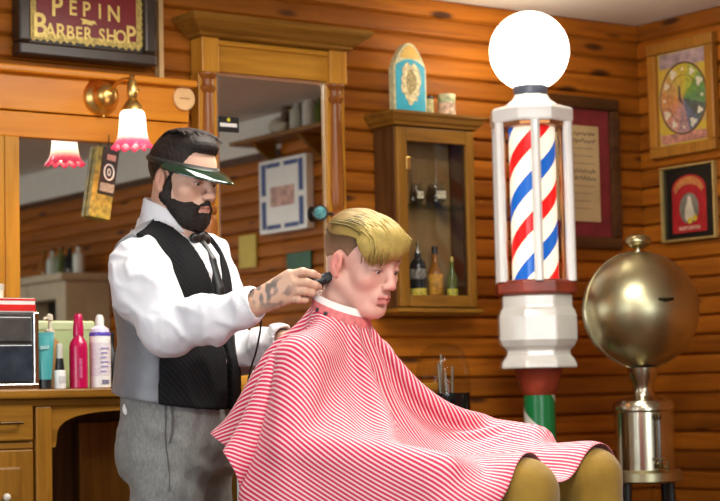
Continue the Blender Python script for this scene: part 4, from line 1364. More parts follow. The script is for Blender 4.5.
t_ = thing('green_case', 'pale green plastic case standing behind the counter bottles', 'case', (ix(88), IY+0.17, CT))
gw = (cx(118, 350, IY+0.16)-cx(58, 350, IY+0.16))/2
gh = cz(88, 321, IY+0.16)-CT
build(B().box(-gw, gw, -0.02, 0.03, 0, gh-0.012), 'case_body', plain('pale_green_plastic', (0.44, 0.56, 0.28), 0.35, vary=0.08), t_, bevel=0.008)
build(B().box(-gw-0.003, gw+0.003, -0.023, 0.033, gh-0.030, gh), 'case_lid', plain('pale_green_lid', (0.58, 0.68, 0.40), 0.35, vary=0.06), t_, bevel=0.006)
bb = bottle('black_bottle', 'black bottle half hidden between the white bottle and the barber', (ix(114.5), IY+0.02, CT), [(0.020, 0), (0.022, 0.003), (0.022, 0.10), (0.010, 0.12), (0.010, 0.14)], BLACKM, cap=([(0.012, 0.14), (0.012, 0.16), (0.010, 0.162)], BLACKM))
# right of the barber: folded towel and small jars on the counter
tw = thing('folded_towel', 'folded white towel lying on the counter behind the barber', 'towel', (cx(246, 372, 4.95), 4.96, CT))
twm = plain('towel_white', (0.78, 0.76, 0.74), 0.9, vary=0.05, bump=0.3, bscale=300)
for k in range(3):
    build(B().box(-0.10+0.004*k, 0.10-0.003*k, -0.06, 0.06, 0.036+0.013*k, 0.048+0.013*k), 'towel_fold', twm, tw, bevel=0.005)
build(B().box(-0.10, 0.10, -0.055, 0.055, 0.0, 0.036), 'tray', plain('amber_tray', (0.50, 0.24, 0.03), 0.4, vary=0.5, scale=40), tw, bevel=0.004)

# ------------------------------------------------------------------ right wall further along, seen in the mirrors
def refl(px, py, ym):
    """point of the right wall whose image in the mirror plane ym shows at this picture point"""
    q = atX(px, py, XR-0.02)
    return 2*ym-q[1], q[2]
def rrect(x0, y0, x1, y1, ym):
    a, za = refl(x0, y1, ym)
    b_, zb_ = refl(x1, y0, ym)
    return min(a, b_), max(a, b_), min(za, zb_), max(za, zb_)
FXW = XR-0.018
a, z_s = refl(258, 146, GY)
b_, z_s2 = refl(326, 128, GY)
zs_ = (z_s+z_s2)/2
sh_ = thing('wall_shelf', 'long wooden bracket shelf high on the side wall', 'shelf', (XR-0.1, (a+b_)/2, zs_))
ya, yb2 = min(a, b_), max(a, b_)+0.5
part(B().box(XR-0.19, FXW, ya, yb2, zs_-0.02, zs_), 'board', OAKD, sh_, bevel=0.003)
for yy in (ya+0.15, (ya+yb2)/2, yb2-0.15):
    part(B().prism([(FXW, zs_-0.02), (XR-0.15, zs_-0.02), (FXW, zs_-0.13)], 'XZ', yy-0.012, yy+0.012), 'bracket', OAKD, sh_)
dk = thing('duck_decoy', 'brown carved duck decoy on the high wall shelf', 'ornament', (XR-0.10, refl(281, 125, GY)[0]+0.10, zs_), math.pi)
build(B().ball((0, 0, 0.045), 0.045, 24, 14, (0.8, 1.7, 1.0)), 'duck_body', plain('duck_pale', (0.45, 0.40, 0.30), 0.5, vary=0.4), dk, smooth=True)
build(B().tube([(0, -0.05, 0.06), (0, -0.065, 0.09), (0, -0.07, 0.105)], [0.022, 0.018, 0.015], 12), 'neck', plain('duck_brown', (0.10, 0.05, 0.02), 0.5), dk, smooth=True)
build(B().ball((0, -0.074, 0.118), 0.026, 18, 12, (0.85, 1.15, 0.95)), 'duck_head', plain('duck_brown', (0.10, 0.05, 0.02), 0.5), dk, smooth=True)
build(B().tube([(0, -0.095, 0.114), (0, -0.125, 0.108)], [0.010, 0.006], 8, flat=0.5), 'bill', plain('duck_bill', (0.40, 0.25, 0.06), 0.5), dk, smooth=True)
for k, (dy, hh_, cm, lb) in enumerate(((0.14, 0.16, plain('bottle_clear', (0.55, 0.58, 0.5), 0.1), 'pale clear bottle beside the duck decoy on the shelf'), (0.25, 0.19, plain('bottle_milk', (0.7, 0.7, 0.64), 0.15), 'milky tall bottle at the end of the wall shelf'), (0.35, 0.15, GRN, 'olive bottle past the milky bottle on wall shelf'))):
    bottle('old_bottle', lb, (XR-0.10, dk.location[1]+dy+0.02, zs_), [(0.03, 0), (0.034, 0.004), (0.034, hh_*0.6), (0.014, hh_*0.78), (0.013, hh_*0.95)], cm, cap=([(0.015, hh_*0.93), (0.015, hh_), (0.012, hh_+0.002)], OAKD), group='bottles on the wall shelf')
y0_, y1_, z0_, z1_ = rrect(267, 158, 313, 232, GY)
z0_, z1_ = refl(290, 232, GY)[1], refl(290, 158, GY)[1]
po = thing('framed_poster', 'white framed poster with broken blue border on side wall', 'picture', (FXW, (y0_+y1_)/2, z0_))
part(B().box(FXW-0.045, FXW, y0_, y1_, z0_, z1_), 'white_frame', WHITEP, po, bevel=0.004)
w_ = y1_-y0_
blu = plain('poster_blue', (0.03, 0.06, 0.22), 0.5)
mb = B()
xx = FXW-0.047
for (u0, u1, v0, v1) in ((0.06, 0.15, 0.52, 0.95), (0.06, 0.15, 0.06, 0.44), (0.85, 0.94, 0.52, 0.95), (0.85, 0.94, 0.06, 0.44), (0.17, 0.46, 0.89, 0.95), (0.54, 0.83, 0.89, 0.95), (0.17, 0.46, 0.05, 0.11), (0.54, 0.83, 0.05, 0.11)):
    mb.box(xx, xx+0.002, y0_+w_*u0, y0_+w_*u1, z0_+(z1_-z0_)*v0, z0_+(z1_-z0_)*v1)
part(mb, 'blue_border', blu, po)
part(B().box(xx, xx+0.002, y0_+w_*0.25, y0_+w_*0.75, z0_+(z1_-z0_)*0.35, z0_+(z1_-z0_)*0.62), 'pink_image', plain('poster_pink', (0.55, 0.32, 0.26), 0.5, vary=0.4, scale=20), po)
for (x0, y0, x1, y1, nm, lb, cm) in ((240, 235, 257, 268, 'yellow_notice', 'yellow paper notice pinned to the side wall', plain('notice_yellow', (0.62, 0.46, 0.08), 0.6)),
                                     (288, 252, 312, 271, 'green_picture', 'small dark green framed picture on side wall', plain('picture_green', (0.02, 0.10, 0.04), 0.5, vary=0.3))):
    p0, p1 = refl(x0, y0, GY)[0], refl(x1, y0, GY)[0]
    q0, q1 = refl((x0+x1)/2, y1, GY)[1], refl((x0+x1)/2, y0, GY)[1]
    tag(build(B().box(FXW-0.012, FXW, min(p0, p1), max(p0, p1), q0, q1), nm, cm, bevel=0.003), lb, 'notice' if 'notice' in nm else 'picture')
# pale mantel cabinet seen low in the wide mirror
p0, p1 = refl(58, 300, 5.243)[0], refl(112, 300, 5.243)[0]
q1 = refl(85, 277, 5.243)[1]
mc = thing('mantel_cabinet', 'pale beige mantel cabinet with dark opening against the side wall', 'cabinet', (XR-0.2, (p0+p1)/2, 0))
pal = plain('beige_paint', (0.50, 0.40, 0.26), 0.5, vary=0.1)
part(B().box(XR-0.34, FXW, p0, p1, q1-0.04, q1), 'mantel_shelf', pal, mc, bevel=0.004)
part(B().box(XR-0.30, FXW, p0+0.03, p0+0.15, 0, q1-0.04), 'jamb', pal, mc, bevel=0.004)
part(B().box(XR-0.30, FXW, p1-0.15, p1-0.03, 0, q1-0.04), 'jamb', pal, mc, bevel=0.004)
part(B().box(XR-0.295, FXW, p0+0.15, p1-0.15, q1-0.14, q1-0.04), 'lintel', pal, mc)
part(B().box(XR-0.16, FXW, p0+0.15, p1-0.15, 0, q1-0.14), 'dark_opening', plain('opening_black', (0.015, 0.014, 0.012), 0.4), mc)  # plain black slab, set back, fills the opening
for k in range(5):
    bottle('old_bottle', ['short amber bottle', 'tall clear bottle', 'squat green bottle', 'slim dark bottle', 'round pale bottle'][k]+' standing on the beige mantel cabinet', (XR-0.17, p0+0.12+k*(p1-p0-0.24)/4, q1), [(0.028+0.004*(k % 2), 0), (0.032+0.004*(k % 2), 0.004), (0.032+0.004*(k % 2), 0.08+0.02*k % 0.05), (0.012, 0.13), (0.012, 0.16)], [AMB, plain('bottle_clear', (0.55, 0.58, 0.5), 0.1), GRN, DKG, plain('bottle_milk', (0.7, 0.7, 0.64), 0.15)][k], cap=([(0.014, 0.155), (0.014, 0.172), (0.011, 0.174)], OAKD), group='bottles on the mantel cabinet')

# unseen panels added under the ceiling to brighten the room and its back
for (_x, _y, _p), _l in zip(FILL_PANELS, ('added unseen fill light panel with white rim in mid room', 'added unseen fill light panel with white rim above the barber chair')):
    cl = thing('added_fill_panel', _l, 'ceiling light', (_x, _y, ZC), group='added fill panels')
    mb = B()
    for bx in ((-0.62, 0.62, -0.32, -0.29), (-0.62, 0.62, 0.29, 0.32), (-0.62, -0.59, -0.29, 0.29), (0.59, 0.62, -0.29, 0.29)):
        mb.box(bx[0], bx[1], bx[2], bx[3], -0.04, 0)
    build(mb, 'rim', WHITEP, cl)
    build(B().box(-0.59, 0.59, -0.29, 0.29, -0.02, -0.012), 'diffuser', plain('diffuser', (0.9, 0.9, 0.88), 0.5, vary=0.02, emit=(1, 0.95, 0.86), estr=3.0), cl)


# ================================================================== people: smooth-blended solids turned into surfaces
def smin(a, b, k):
    if k <= 0:
        return np.minimum(a, b)
    h = np.clip(0.5+0.5*(b-a)/k, 0, 1)
    return b+(a-b)*h - k*h*(1-h)


class Sdf:
    def __init__(s, lo, hi, h):
        s.lo = np.array(lo, float)
        s.h = h
        s.n = np.ceil((np.array(hi)-s.lo)/h).astype(int)+1
        s.f = np.full(s.n, 0.5, np.float32)

    def blk(s, lo, hi):
        a = np.maximum(0, np.floor((np.array(lo)-s.lo)/s.h).astype(int))
        b = np.minimum(s.n, np.ceil((np.array(hi)-s.lo)/s.h).astype(int)+1)
        if np.any(b <= a):
            return None, None
        g = [(s.lo[i]+s.h*np.arange(a[i], b[i])).astype(np.float32) for i in range(3)]
        return (slice(a[0], b[0]), slice(a[1], b[1]), slice(a[2], b[2])), (g[0][:, None, None], g[1][None, :, None], g[2][None, None, :])

    def put(s, fn, lo, hi, k, op='u'):
        m = k+4*s.h
        sl, g = s.blk(np.array(lo)-m, np.array(hi)+m)
        if sl is None:
            return s
        d = fn(*g)
        if op == 'u':
            s.f[sl] = smin(s.f[sl], d, k)
        else:
            s.f[sl] = -smin(-s.f[sl], d, k)
        return s

    def ell(s, c, r, R=None, k=0.01, op='u'):
        c = np.array(c, float)
        r = np.array(r, float)
        R = np.eye(3) if R is None else R          # columns: local axes
        M = r.max()

        def fn(x, y, z):
            x, y, z = x-c[0], y-c[1], z-c[2]
            q = [x*R[0, i]+y*R[1, i]+z*R[2, i] for i in range(3)]
            k0 = np.sqrt(sum((q[i]/r[i])**2 for i in range(3)))+1e-9
            k1 = np.sqrt(sum((q[i]/r[i]**2)**2 for i in range(3)))+1e-9
            return k0*(k0-1)/k1
        return s.put(fn, c-M, c+M, k, op)

    def rc(s, a, b, ra, rb=None, k=0.01, op='u'):
        rb = ra if rb is None else rb
        a, b = np.array(a, float), np.array(b, float)
        ab = b-a
        L = ab@ab+1e-12

        def fn(x, y, z):
            x, y, z = x-a[0], y-a[1], z-a[2]
            t = np.clip((x*ab[0]+y*ab[1]+z*ab[2])/L, 0, 1)
            return np.sqrt((x-t*ab[0])**2+(y-t*ab[1])**2+(z-t*ab[2])**2)-(ra+(rb-ra)*t)
        m = max(ra, rb)
        return s.put(fn, np.minimum(a, b)-m, np.maximum(a, b)+m, k, op)

    def chain(s, pts, rad, k=0.01):
        for i in range(len(pts)-1):
            s.rc(pts[i], pts[i+1], rad[i], rad[i+1], k)
        return s

    def all(s):
        return s.blk(s.lo, s.lo+s.h*(s.n-1))[1]

    def mesh(s, smooth=1):
        f = s.f
        neg = f < 0
        c = np.zeros(s.n-1, np.int16)
        for i in (0, 1):
            for j in (0, 1):
                for k in (0, 1):
                    c += neg[i:s.n[0]-1+i, j:s.n[1]-1+j, k:s.n[2]-1+k]
        act = (c > 0) & (c < 8)
        idx = np.full(act.shape, -1, np.int64)
        I = np.argwhere(act)
        idx[act] = np.arange(len(I))
        acc = np.zeros((len(I), 3))
        cnt = np.zeros(len(I))
        for ax in range(3):
            o1, o2 = [i for i in range(3) if i != ax]
            for u in (0, 1):
                for v in (0, 1):
                    A = I.copy()
                    A[:, o1] += u
                    A[:, o2] += v
                    Bp = A.copy()
                    Bp[:, ax] += 1
                    fa_, fb_ = f[tuple(A.T)], f[tuple(Bp.T)]
                    m = (fa_ < 0) != (fb_ < 0)
                    t = fa_[m]/(fa_[m]-fb_[m])
                    p = A[m].astype(float)
                    p[:, ax] += t
                    acc[m] += p
                    cnt[m] += 1
        V = acc/np.maximum(cnt, 1)[:, None]
        faces = []
        for ax in range(3):
            o1, o2 = (ax+1) % 3, (ax+2) % 3
            sl1 = [slice(None)]*3
            sl2 = [slice(None)]*3
            sl1[ax] = slice(0, -1)
            sl2[ax] = slice(1, None)
            a, b = neg[tuple(sl1)], neg[tuple(sl2)]
            E = np.argwhere(a != b)
            ok = (E[:, o1] > 0) & (E[:, o2] > 0) & (E[:, o1] < s.n[o1]-1) & (E[:, o2] < s.n[o2]-1)
            E = E[ok]
            out = a[tuple(E.T)]

            def cell(d1, d2):
                Q = E.copy()
                Q[:, o1] += d1
                Q[:, o2] += d2
                return idx[tuple(Q.T)]
            q = np.stack([cell(-1, -1), cell(0, -1), cell(0, 0), cell(-1, 0)], 1)
            q[~out] = q[~out][:, ::-1]
            faces.append(q)
        F = np.concatenate(faces)
        F = F[(F >= 0).all(1)]
        for _ in range(smooth):
            e = np.concatenate([F[:, [0, 1]], F[:, [1, 2]], F[:, [2, 3]], F[:, [3, 0]]])
            ac = np.zeros_like(V)
            ct = np.zeros(len(V))
            for q in (0, 1):
                ct += np.bincount(e[:, q], minlength=len(V))
                for d in range(3):
                    ac[:, d] += np.bincount(e[:, q], V[e[:, 1-q], d], minlength=len(V))
            V = V*0.4+0.6*ac/np.maximum(ct, 1)[:, None]
        return s.lo+V*s.h, F


def merge(parts):
    V, F, o = [], [], 0
    for v, f in parts:
        V.append(v)
        F.append(f+o)
        o += len(v)
    return np.concatenate(V), np.concatenate(F)


def np_mesh(name, V, F, mat, parent, org, cols=None, smooth=True):
    me = bpy.data.meshes.new(name)
    V = np.asarray(V)-np.array(org)
    me.vertices.add(len(V))
    me.vertices.foreach_set('co', V.astype(np.float32).ravel())
    k = F.shape[1]
    me.loops.add(len(F)*k)
    me.loops.foreach_set('vertex_index', F.astype(np.int32).ravel())
    me.polygons.add(len(F))
    me.polygons.foreach_set('loop_start', np.arange(0, len(F)*k, k, dtype=np.int32))
    me.update(calc_edges=True)
    me.validate()
    if smooth:
        me.shade_smooth()
    if cols is not None:
        ca = me.color_attributes.new('Col', 'FLOAT_COLOR', 'POINT')
        c4 = np.ones((len(V), 4), np.float32)
        c4[:, :3] = cols
        ca.data.foreach_set('color', c4.ravel())
    return link(name, me, mat, parent)


def wob(seed, n, fmin, fmax):
    """cheap smooth noise: sum of randomly turned sine waves"""
    rs = np.random.RandomState(seed)
    D = rs.normal(size=(n, 3))
    D /= np.linalg.norm(D, axis=1)[:, None]
    Fq = rs.uniform(fmin, fmax, n)
    P = rs.uniform(0, 6.28, n)
    return lambda x, y, z: sum(np.sin((x*D[i, 0]+y*D[i, 1]+z*D[i, 2])*Fq[i]+P[i]) for i in range(n))/math.sqrt(n)


class Frame:
    def __init__(s, c, yaw, pitch=0.0, roll=0.0, sc=1.0):
        """local x faces along picture-right turned by yaw towards the camera; y to the figure's left; z up; pitch nods down"""
        f = np.array([math.cos(yaw), -math.sin(yaw), 0])
        l = np.array([math.sin(yaw), math.cos(yaw), 0])
        u = np.array([0, 0, 1.0])
        f2 = f*math.cos(pitch)-u*math.sin(pitch)
        u2 = f*math.sin(pitch)+u*math.cos(pitch)
        l2 = l*math.cos(roll)+u2*math.sin(roll)
        u3 = -l*math.sin(roll)+u2*math.cos(roll)
        s.R = np.stack([f2, l2, u3], 1)
        s.c = np.array(c, float)
        s.s = sc

    def p(s, *q):
        return s.c+s.R@(np.array(q, float)*s.s)

    def inv(s, V):
        return (V-s.c)@s.R/s.s

    def loc(s, x, y, z):
        x, y, z = x-s.c[0], y-s.c[1], z-s.c[2]
        return [(x*s.R[0, i]+y*s.R[1, i]+z*s.R[2, i])/s.s for i in range(3)]


def head_solid(S, H, jaw=1.0, nose=0.0):
    e = lambda c, r, k=0.012, op='u': S.ell(H.p(*c), np.array(r)*H.s, H.R, k*H.s, op)
    q = lambda a, b, ra, rb, k=0.012, op='u': S.rc(H.p(*a), H.p(*b), ra*H.s, rb*H.s, k*H.s, op)
    e((-0.010, 0, 0.048), (0.098, 0.076, 0.084))
    e((0.030, 0, 0.020), (0.062, 0.065, 0.086), 0.02)
    e((0.040, 0, -0.045), (0.050, 0.053*jaw, 0.058), 0.02)
    e((0.074, 0, -0.091), (0.024, 0.028*jaw, 0.021), 0.018)
    for s_ in (-1, 1):
        q((-0.004, s_*0.056, -0.038), (0.064, s_*0.020, -0.088), 0.018*jaw, 0.018, 0.022)
        e((0.058, s_*0.043, -0.016), (0.024, 0.024, 0.024), 0.02)
        q((0.084, s_*0.012, 0.036), (0.070, s_*0.050, 0.034), 0.010, 0.009, 0.012)
        e((0.102, s_*0.033, 0.012), (0.018, 0.018, 0.013), 0.012, 's')
        e((0.0755, s_*0.032, 0.012), (0.0155, 0.017, 0.0145), 0.004)
        e((0.090, s_*0.033, 0.0065), (0.008, 0.012, 0.0028), 0.002, 's')
        e((0.103, s_*0.0125, -0.0255), (0.0105, 0.0085, 0.0085), 0.006)
        e((0.108, s_*0.0075, -0.0335), (0.006, 0.0045, 0.004), 0.003, 's')
        # ear
        Re = H.R
        e((-0.010, s_*0.080, 0.000), (0.0175, 0.0085, 0.031), 0.006)
        e((-0.004, s_*0.089, 0.004), (0.0090, 0.0060, 0.0170), 0.005, 's')
        e((0.000, s_*0.080, -0.004), (0.006, 0.006, 0.008), 0.004)
        e((-0.004, s_*0.079, -0.026), (0.008, 0.006, 0.009), 0.004)
    nt_ = nose
    q((0.089, 0, 0.026), (0.111*1.0-nt_, 0, -0.017), 0.0085, 0.0100, 0.010)
    e((0.112-nt_, 0, -0.0215), (0.0115, 0.0118, 0.0105), 0.006)
    # mouth
    e((0.085, 0, -0.056), (0.018, 0.030, 0.022), 0.014)
    for s_ in (-1, 1):
        q((0.1005, 0, -0.0510), (0.089, s_*0.022, -0.0545), 0.0052, 0.0030, 0.005)
        q((0.0985, 0, -0.0625), (0.088, s_*0.020, -0.0580), 0.0062, 0.0030, 0.005)
        q((0.1055, 0, -0.0565), (0.0925, s_*0.023, -0.0565), 0.0016, 0.0012, 0.003, 's')
    e((0.092, 0, -0.0735), (0.006, 0.016, 0.005), 0.006, 's')


def head_tint(P, base, lips, warm, ear, brow, brow_w=0.0045, lash=(0.05, 0.02, 0.015)):
    """skin colour zones in head coordinates"""
    C = np.tile(np.array(base, float), (len(P), 1))

    def mixin(w, col):
        w = np.clip(w, 0, 1)[:, None]
        C[:] = C*(1-w)+np.array(col)*w
    g = lambda c, r: np.exp(-(((P-np.array(c))/np.array(r))**2).sum(1))
    for s_ in (-1, 1):
        mixin(0.30*g((0.07, s_*0.045, -0.022), (0.03, 0.025, 0.025)), warm)
        mixin(0.9*g((-0.008, s_*0.085, 0.0), (0.03, 0.012, 0.04)), ear)
    mixin(0.5*g((0.118, 0, -0.022), (0.012, 0.014, 0.014)), warm)
    lm = (P[:, 0] > 0.082) & (np.abs(P[:, 1]) < 0.024)
    mixin(lm*np.exp(-((P[:, 2]+0.0572)/0.0085)**4)*0.85, lips)
    mixin(lm*np.exp(-((P[:, 2]+0.0568)/0.0016)**2)*0.8, (0.10, 0.02, 0.015))
    ay = np.abs(P[:, 1])
    bz = 0.0385-0.10*np.maximum(ay-0.034, 0)-0.05*np.maximum(0.034-ay, 0)
    mixin((P[:, 0] > 0.05)*np.exp(-((P[:, 2]-bz)/brow_w)**4)*np.exp(-((ay-0.032)/0.020)**6)*0.92, brow)
    mixin((P[:, 0] > 0.06)*np.exp(-((P[:, 2]-0.0095)/0.0030)**2)*np.exp(-((ay-0.033)/0.014)**4)*0.9, lash)
    mixin((P[:, 0] > 0.10)*np.exp(-((P[:, 2]+0.0325)/0.003)**2)*np.exp(-((ay-0.0075)/0.004)**2)*0.9, (0.12, 0.03, 0.02))
    return C


SKIN = attr_mat('skin', 0.48, sss=0.12, bump=0.04, bscale=160, mottled=0.05)
HAIRM = attr_mat('hair', 0.58, bump=0.25, bscale=300, mottled=0.25, spec=0.22)


def strands(name, curves, mat, parent, org, cols, rad, n=4):
    """many thin tapering locks joined as one part"""
    mb = B()
    C = []
    for i, c in enumerate(curves):
        k = len(c)
        r = [rad*(0.55+0.45*math.sin(math.pi*min(0.5, 0.15+j/(k-1))))*(1-0.75*(j/(k-1))**3) for j in range(k)]
        mb.tube(c, r, n, cap=True)
        C += [cols[i]]*(k*n)
    v = np.array(mb.v)-np.array(org)
    me = bpy.data.meshes.new(name)
    me.from_pydata(v.tolist(), [], mb.f)
    me.shade_smooth()
    ca = me.color_attributes.new('Col', 'FLOAT_COLOR', 'POINT')
    c4 = np.ones((len(v), 4), np.float32)
    c4[:, :3] = np.array(C)
    ca.data.foreach_set('color', c4.ravel())
    return link(name, me, mat, parent)


def person(name, label, base_v):
    loc = CAM*np.array([1, 1, 0]) + _rt*base_v[0] + _H*base_v[1]
    t_ = thing(name, label, 'person', loc, -YAW)
    return t_, np.array([base_v[0], base_v[1], 0.0])


def skin_zone(n, base):
    return np.tile(np.array(base, float), (n, 1))


def eyes(H, parent, org, iris=(0.05, 0.03, 0.02)):
    for s_ in (-1, 1):
        v, f = [], []
        mb = B().ball((0, 0, 0), 0.0128*H.s, 20, 14)
        Vv = np.array(mb.v)
        P = np.array([H.c+H.R@(np.array((0.0765, s_*0.032, 0.010))*H.s)+H.R@q for q in Vv])
        me = bpy.data.meshes.new('eye')
        me.from_pydata((P-org).tolist(), [], mb.f)
        me.shade_smooth()
        ca = me.color_attributes.new('Col', 'FLOAT_COLOR', 'POINT')
        gaze = np.array([0.92, 0, -0.38])
        d = (Vv/np.linalg.norm(Vv, axis=1)[:, None])@gaze
        c4 = np.ones((len(Vv), 4), np.float32)
        c4[:, :3] = np.where((d > 0.90)[:, None], np.array(iris), np.array((0.62, 0.58, 0.54)))
        ca.data.foreach_set('color', c4.ravel())
        link('eye', me, attr_mat('eye_surface', 0.1, mottled=0.02), parent)


# ------------------------------------------------------------------ the barber
SK1 = (0.60, 0.36, 0.26)
barber, bo = person('person', 'barber in white shirt, grey vest and green visor holding hair clippers', (-0.465, 4.70))
BH = Frame((-0.436, 4.680, 1.590), math.radians(37), math.radians(14), 0, 0.91)
BF = Frame((-0.465, 4.70, 0), math.radians(25))
S_r = np.array([-0.540, 4.540, 1.385]); E_r = np.array([-0.452, 4.455, 1.222]); W_r = np.array([-0.258, 4.350, 1.264])
S_l = np.array([-0.392, 4.868, 1.412]); E_l = np.array([-0.335, 4.860, 1.170]); W_l = np.array([-0.190, 4.620, 1.190])

# head and neck
S = Sdf(BH.c-[0.16, 0.16, 0.22], BH.c+[0.18, 0.16, 0.17], 0.0024)
head_solid(S, BH, 1.06)
S.rc(BH.p(-0.022, 0, -0.03), BF.p(-0.012, 0, 1.40), 0.056, 0.064, 0.02)
S.rc(BH.p(0.045, 0, -0.07), BF.p(0.03, 0, 1.43), 0.034, 0.045, 0.02)
vh, fh = S.mesh(1)
ch = head_tint(BH.inv(vh), SK1, (0.42, 0.16, 0.13), (0.56, 0.25, 0.17), (0.56, 0.27, 0.18), (0.015, 0.009, 0.007), 0.0055)
# right hand, closed on the clippers
hand_lo, hand_hi = np.array([-0.33, 4.27, 1.20]), np.array([-0.07, 4.42, 1.37])
S = Sdf(hand_lo, hand_hi, 0.0018)
K = [np.array(q) for q in ((-0.162, 4.316, 1.330), (-0.153, 4.310, 1.312), (-0.155, 4.314, 1.294), (-0.164, 4.324, 1.277))]
S.rc(W_r-[0.06, -0.03, 0.015], W_r, 0.030, 0.026, 0.01)
for i, k_ in enumerate(K):
    S.rc(W_r+[0.006, -0.002, 0.010-0.006*i], k_, 0.019, 0.0135, 0.012)
d_ = K[1]-W_r
S.rc(W_r+d_*0.35+[0, 0.012, -0.006], W_r+d_*0.75+[0, 0.014, -0.012], 0.021, 0.020, 0.012)
FG = [[(-0.162, 4.316, 1.330), (-0.131, 4.308, 1.336), (-0.108, 4.318, 1.331), (-0.096, 4.328, 1.325)],
      [(-0.153, 4.310, 1.312), (-0.122, 4.303, 1.311), (-0.104, 4.312, 1.305), (-0.096, 4.326, 1.302)],
      [(-0.155, 4.314, 1.294), (-0.127, 4.305, 1.291), (-0.111, 4.314, 1.288), (-0.109, 4.332, 1.290)],
      [(-0.164, 4.324, 1.277), (-0.142, 4.312, 1.273), (-0.127, 4.318, 1.272), (-0.122, 4.334, 1.276)]]
FR = [(0.0105, 0.0095, 0.0088, 0.0078), (0.0108, 0.0098, 0.0090, 0.0080), (0.0102, 0.0092, 0.0085, 0.0076), (0.0092, 0.0082, 0.0076, 0.0068)]
for pts, rr in zip(FG, FR):
    S.chain(pts, rr, 0.0035)
S.chain([(-0.222, 4.352, 1.290), (-0.182, 4.366, 1.318), (-0.148, 4.370, 1.332), (-0.118, 4.362, 1.330)], (0.017, 0.0135, 0.0112, 0.0088), 0.006)
vr, fr_ = S.mesh(1)
cr = skin_zone(len(vr), (0.58, 0.36, 0.25))
for p_, rr in zip(FG, FR):
    for q in p_[1:]:
        w = np.exp(-(((vr-np.array(q))/0.009)**2).sum(1))[:, None]*0.35
        cr = cr*(1-w)+np.array((0.62, 0.26, 0.19))*w
# tattoo: blue-black blotches on the back of the hand
nz = wob(3, 9, 130, 420)
tx = nz(vr[:, 0], vr[:, 1], vr[:, 2])
zone = np.clip(1.25-np.linalg.norm((vr-np.array([-0.205, 4.325, 1.292]))/np.array([0.066, 0.05, 0.040]), axis=1)**2, 0, 1)
w = (np.clip((tx+0.10)*2.2, 0, 1)*zone*0.80)[:, None]
cr = cr*(1-w)+np.array((0.060, 0.075, 0.080))*w
w = (np.clip(1-np.abs(tx)*7, 0, 1)*zone*0.6)[:, None]
cr = cr*(1-w)+np.array((0.05, 0.06, 0.065))*w
# left hand, behind the client
S = Sdf([-0.28, 4.48, 1.12], [-0.04, 4.70, 1.27], 0.0026)
S.rc(W_l-[0.04, -0.06, 0.0], W_l, 0.030, 0.026, 0.01)
pc = W_l+np.array([0.040, -0.050, 0.006])
S.ell(pc, (0.045, 0.036, 0.022), None, 0.015)
for i in range(4):
    a = pc+np.array([0.022+0.004*i, -0.030+0.017*i, 0.004])
    S.chain([a, a+[0.028, -0.018, 0.006], a+[0.046, -0.020, -0.004], a+[0.054, -0.016, -0.018]], (0.0105, 0.0095, 0.0085, 0.0075), 0.004)
S.chain([pc+[-0.01, -0.03, 0.0], pc+[0.012, -0.052, 0.012], pc+[0.032, -0.060, 0.014]], (0.015, 0.012, 0.009), 0.006)
vl, fl = S.mesh(1)
# torso and legs under the clothes
S = Sdf([-0.80, 4.35, 0.02], [-0.12, 5.02, 1.50], 0.012)
bp = lambda *q: BF.p(*q)
S.ell(bp(0, 0, 1.30), (0.105, 0.155, 0.18), BF.R, 0.03)
S.ell(bp(0.005, 0, 1.10), (0.105, 0.135, 0.17), BF.R, 0.03)
S.ell(bp(0.0, 0, 0.97), (0.09, 0.12, 0.12), BF.R, 0.03)
S.rc(bp(-0.012, 0, 1.36), bp(-0.01, 0, 1.47), 0.07, 0.055, 0.03)
for s_ in (-1, 1):
    S.chain([bp(0.005, s_*0.08, 0.95), bp(0.015, s_*0.095, 0.50), bp(-0.005, s_*0.10, 0.09)], (0.070, 0.052, 0.042), 0.01)
for a, b_, c_ in ((S_r, E_r, W_r), (S_l, E_l, W_l)):
    S.chain([bp(-0.005, 0, 1.39), a, b_, c_], (0.06, 0.050, 0.043, 0.028), 0.02)
vt, ft = S.mesh(1)
V, F = merge([(vh, fh), (vr, fr_), (vl, fl), (vt, ft)])
C = np.concatenate([ch, cr, skin_zone(len(vl), (0.56, 0.34, 0.24)), skin_zone(len(vt), SK1)])
np_mesh('body', V, F, SKIN, barber, bo, C)
eyes(BH, barber, bo)

# hair
def hair_cols(n, dark, light, seed):
    rs = np.random.RandomState(seed)
    t_ = rs.uniform(0, 1, (n, 1))
    return np.array(dark)*(1-t_)+np.array(light)*t_

S = Sdf(BH.c-[0.15, 0.14, 0.10], BH.c+[0.15, 0.14, 0.18], 0.0026)
S.ell(BH.p(-0.012, 0, 0.048), np.array((0.103, 0.0805, 0.091))*BH.s, BH.R, 0.008)
S.ell(BH.p(0.004, 0.0, 0.106), np.array((0.080, 0.062, 0.036))*BH.s, BH.R, 0.02)
S.ell(BH.p(0.050, 0.0, 0.108), np.array((0.036, 0.050, 0.024))*BH.s, BH.R, 0.015)
g = S.all()
x, y, z = BH.loc(*g)
face = np.maximum(0.052+0.30*np.maximum(z-0.055, -0.06)-x, z-0.088)      # keep the forehead clear
S.f = np.maximum(S.f, np.where(x > -0.03, -face, S.f))
S.f = np.maximum(S.f, -(z+0.020+0.10*np.minimum(x+0.03, 0.0)+0.28*np.maximum(x, 0)-0.028*(x > 0.014)))
ear_d = np.sqrt(((x+0.008)/0.026)**2+((np.abs(y)-0.082)/0.03)**2+((z-0.000)/0.036)**2)-1
S.f = np.maximum(S.f, -ear_d*0.02)
nzz = wob(5, 10, 400, 900)
S.f += 0.0007*nzz(*g).astype(np.float32)
v, f = S.mesh(1)
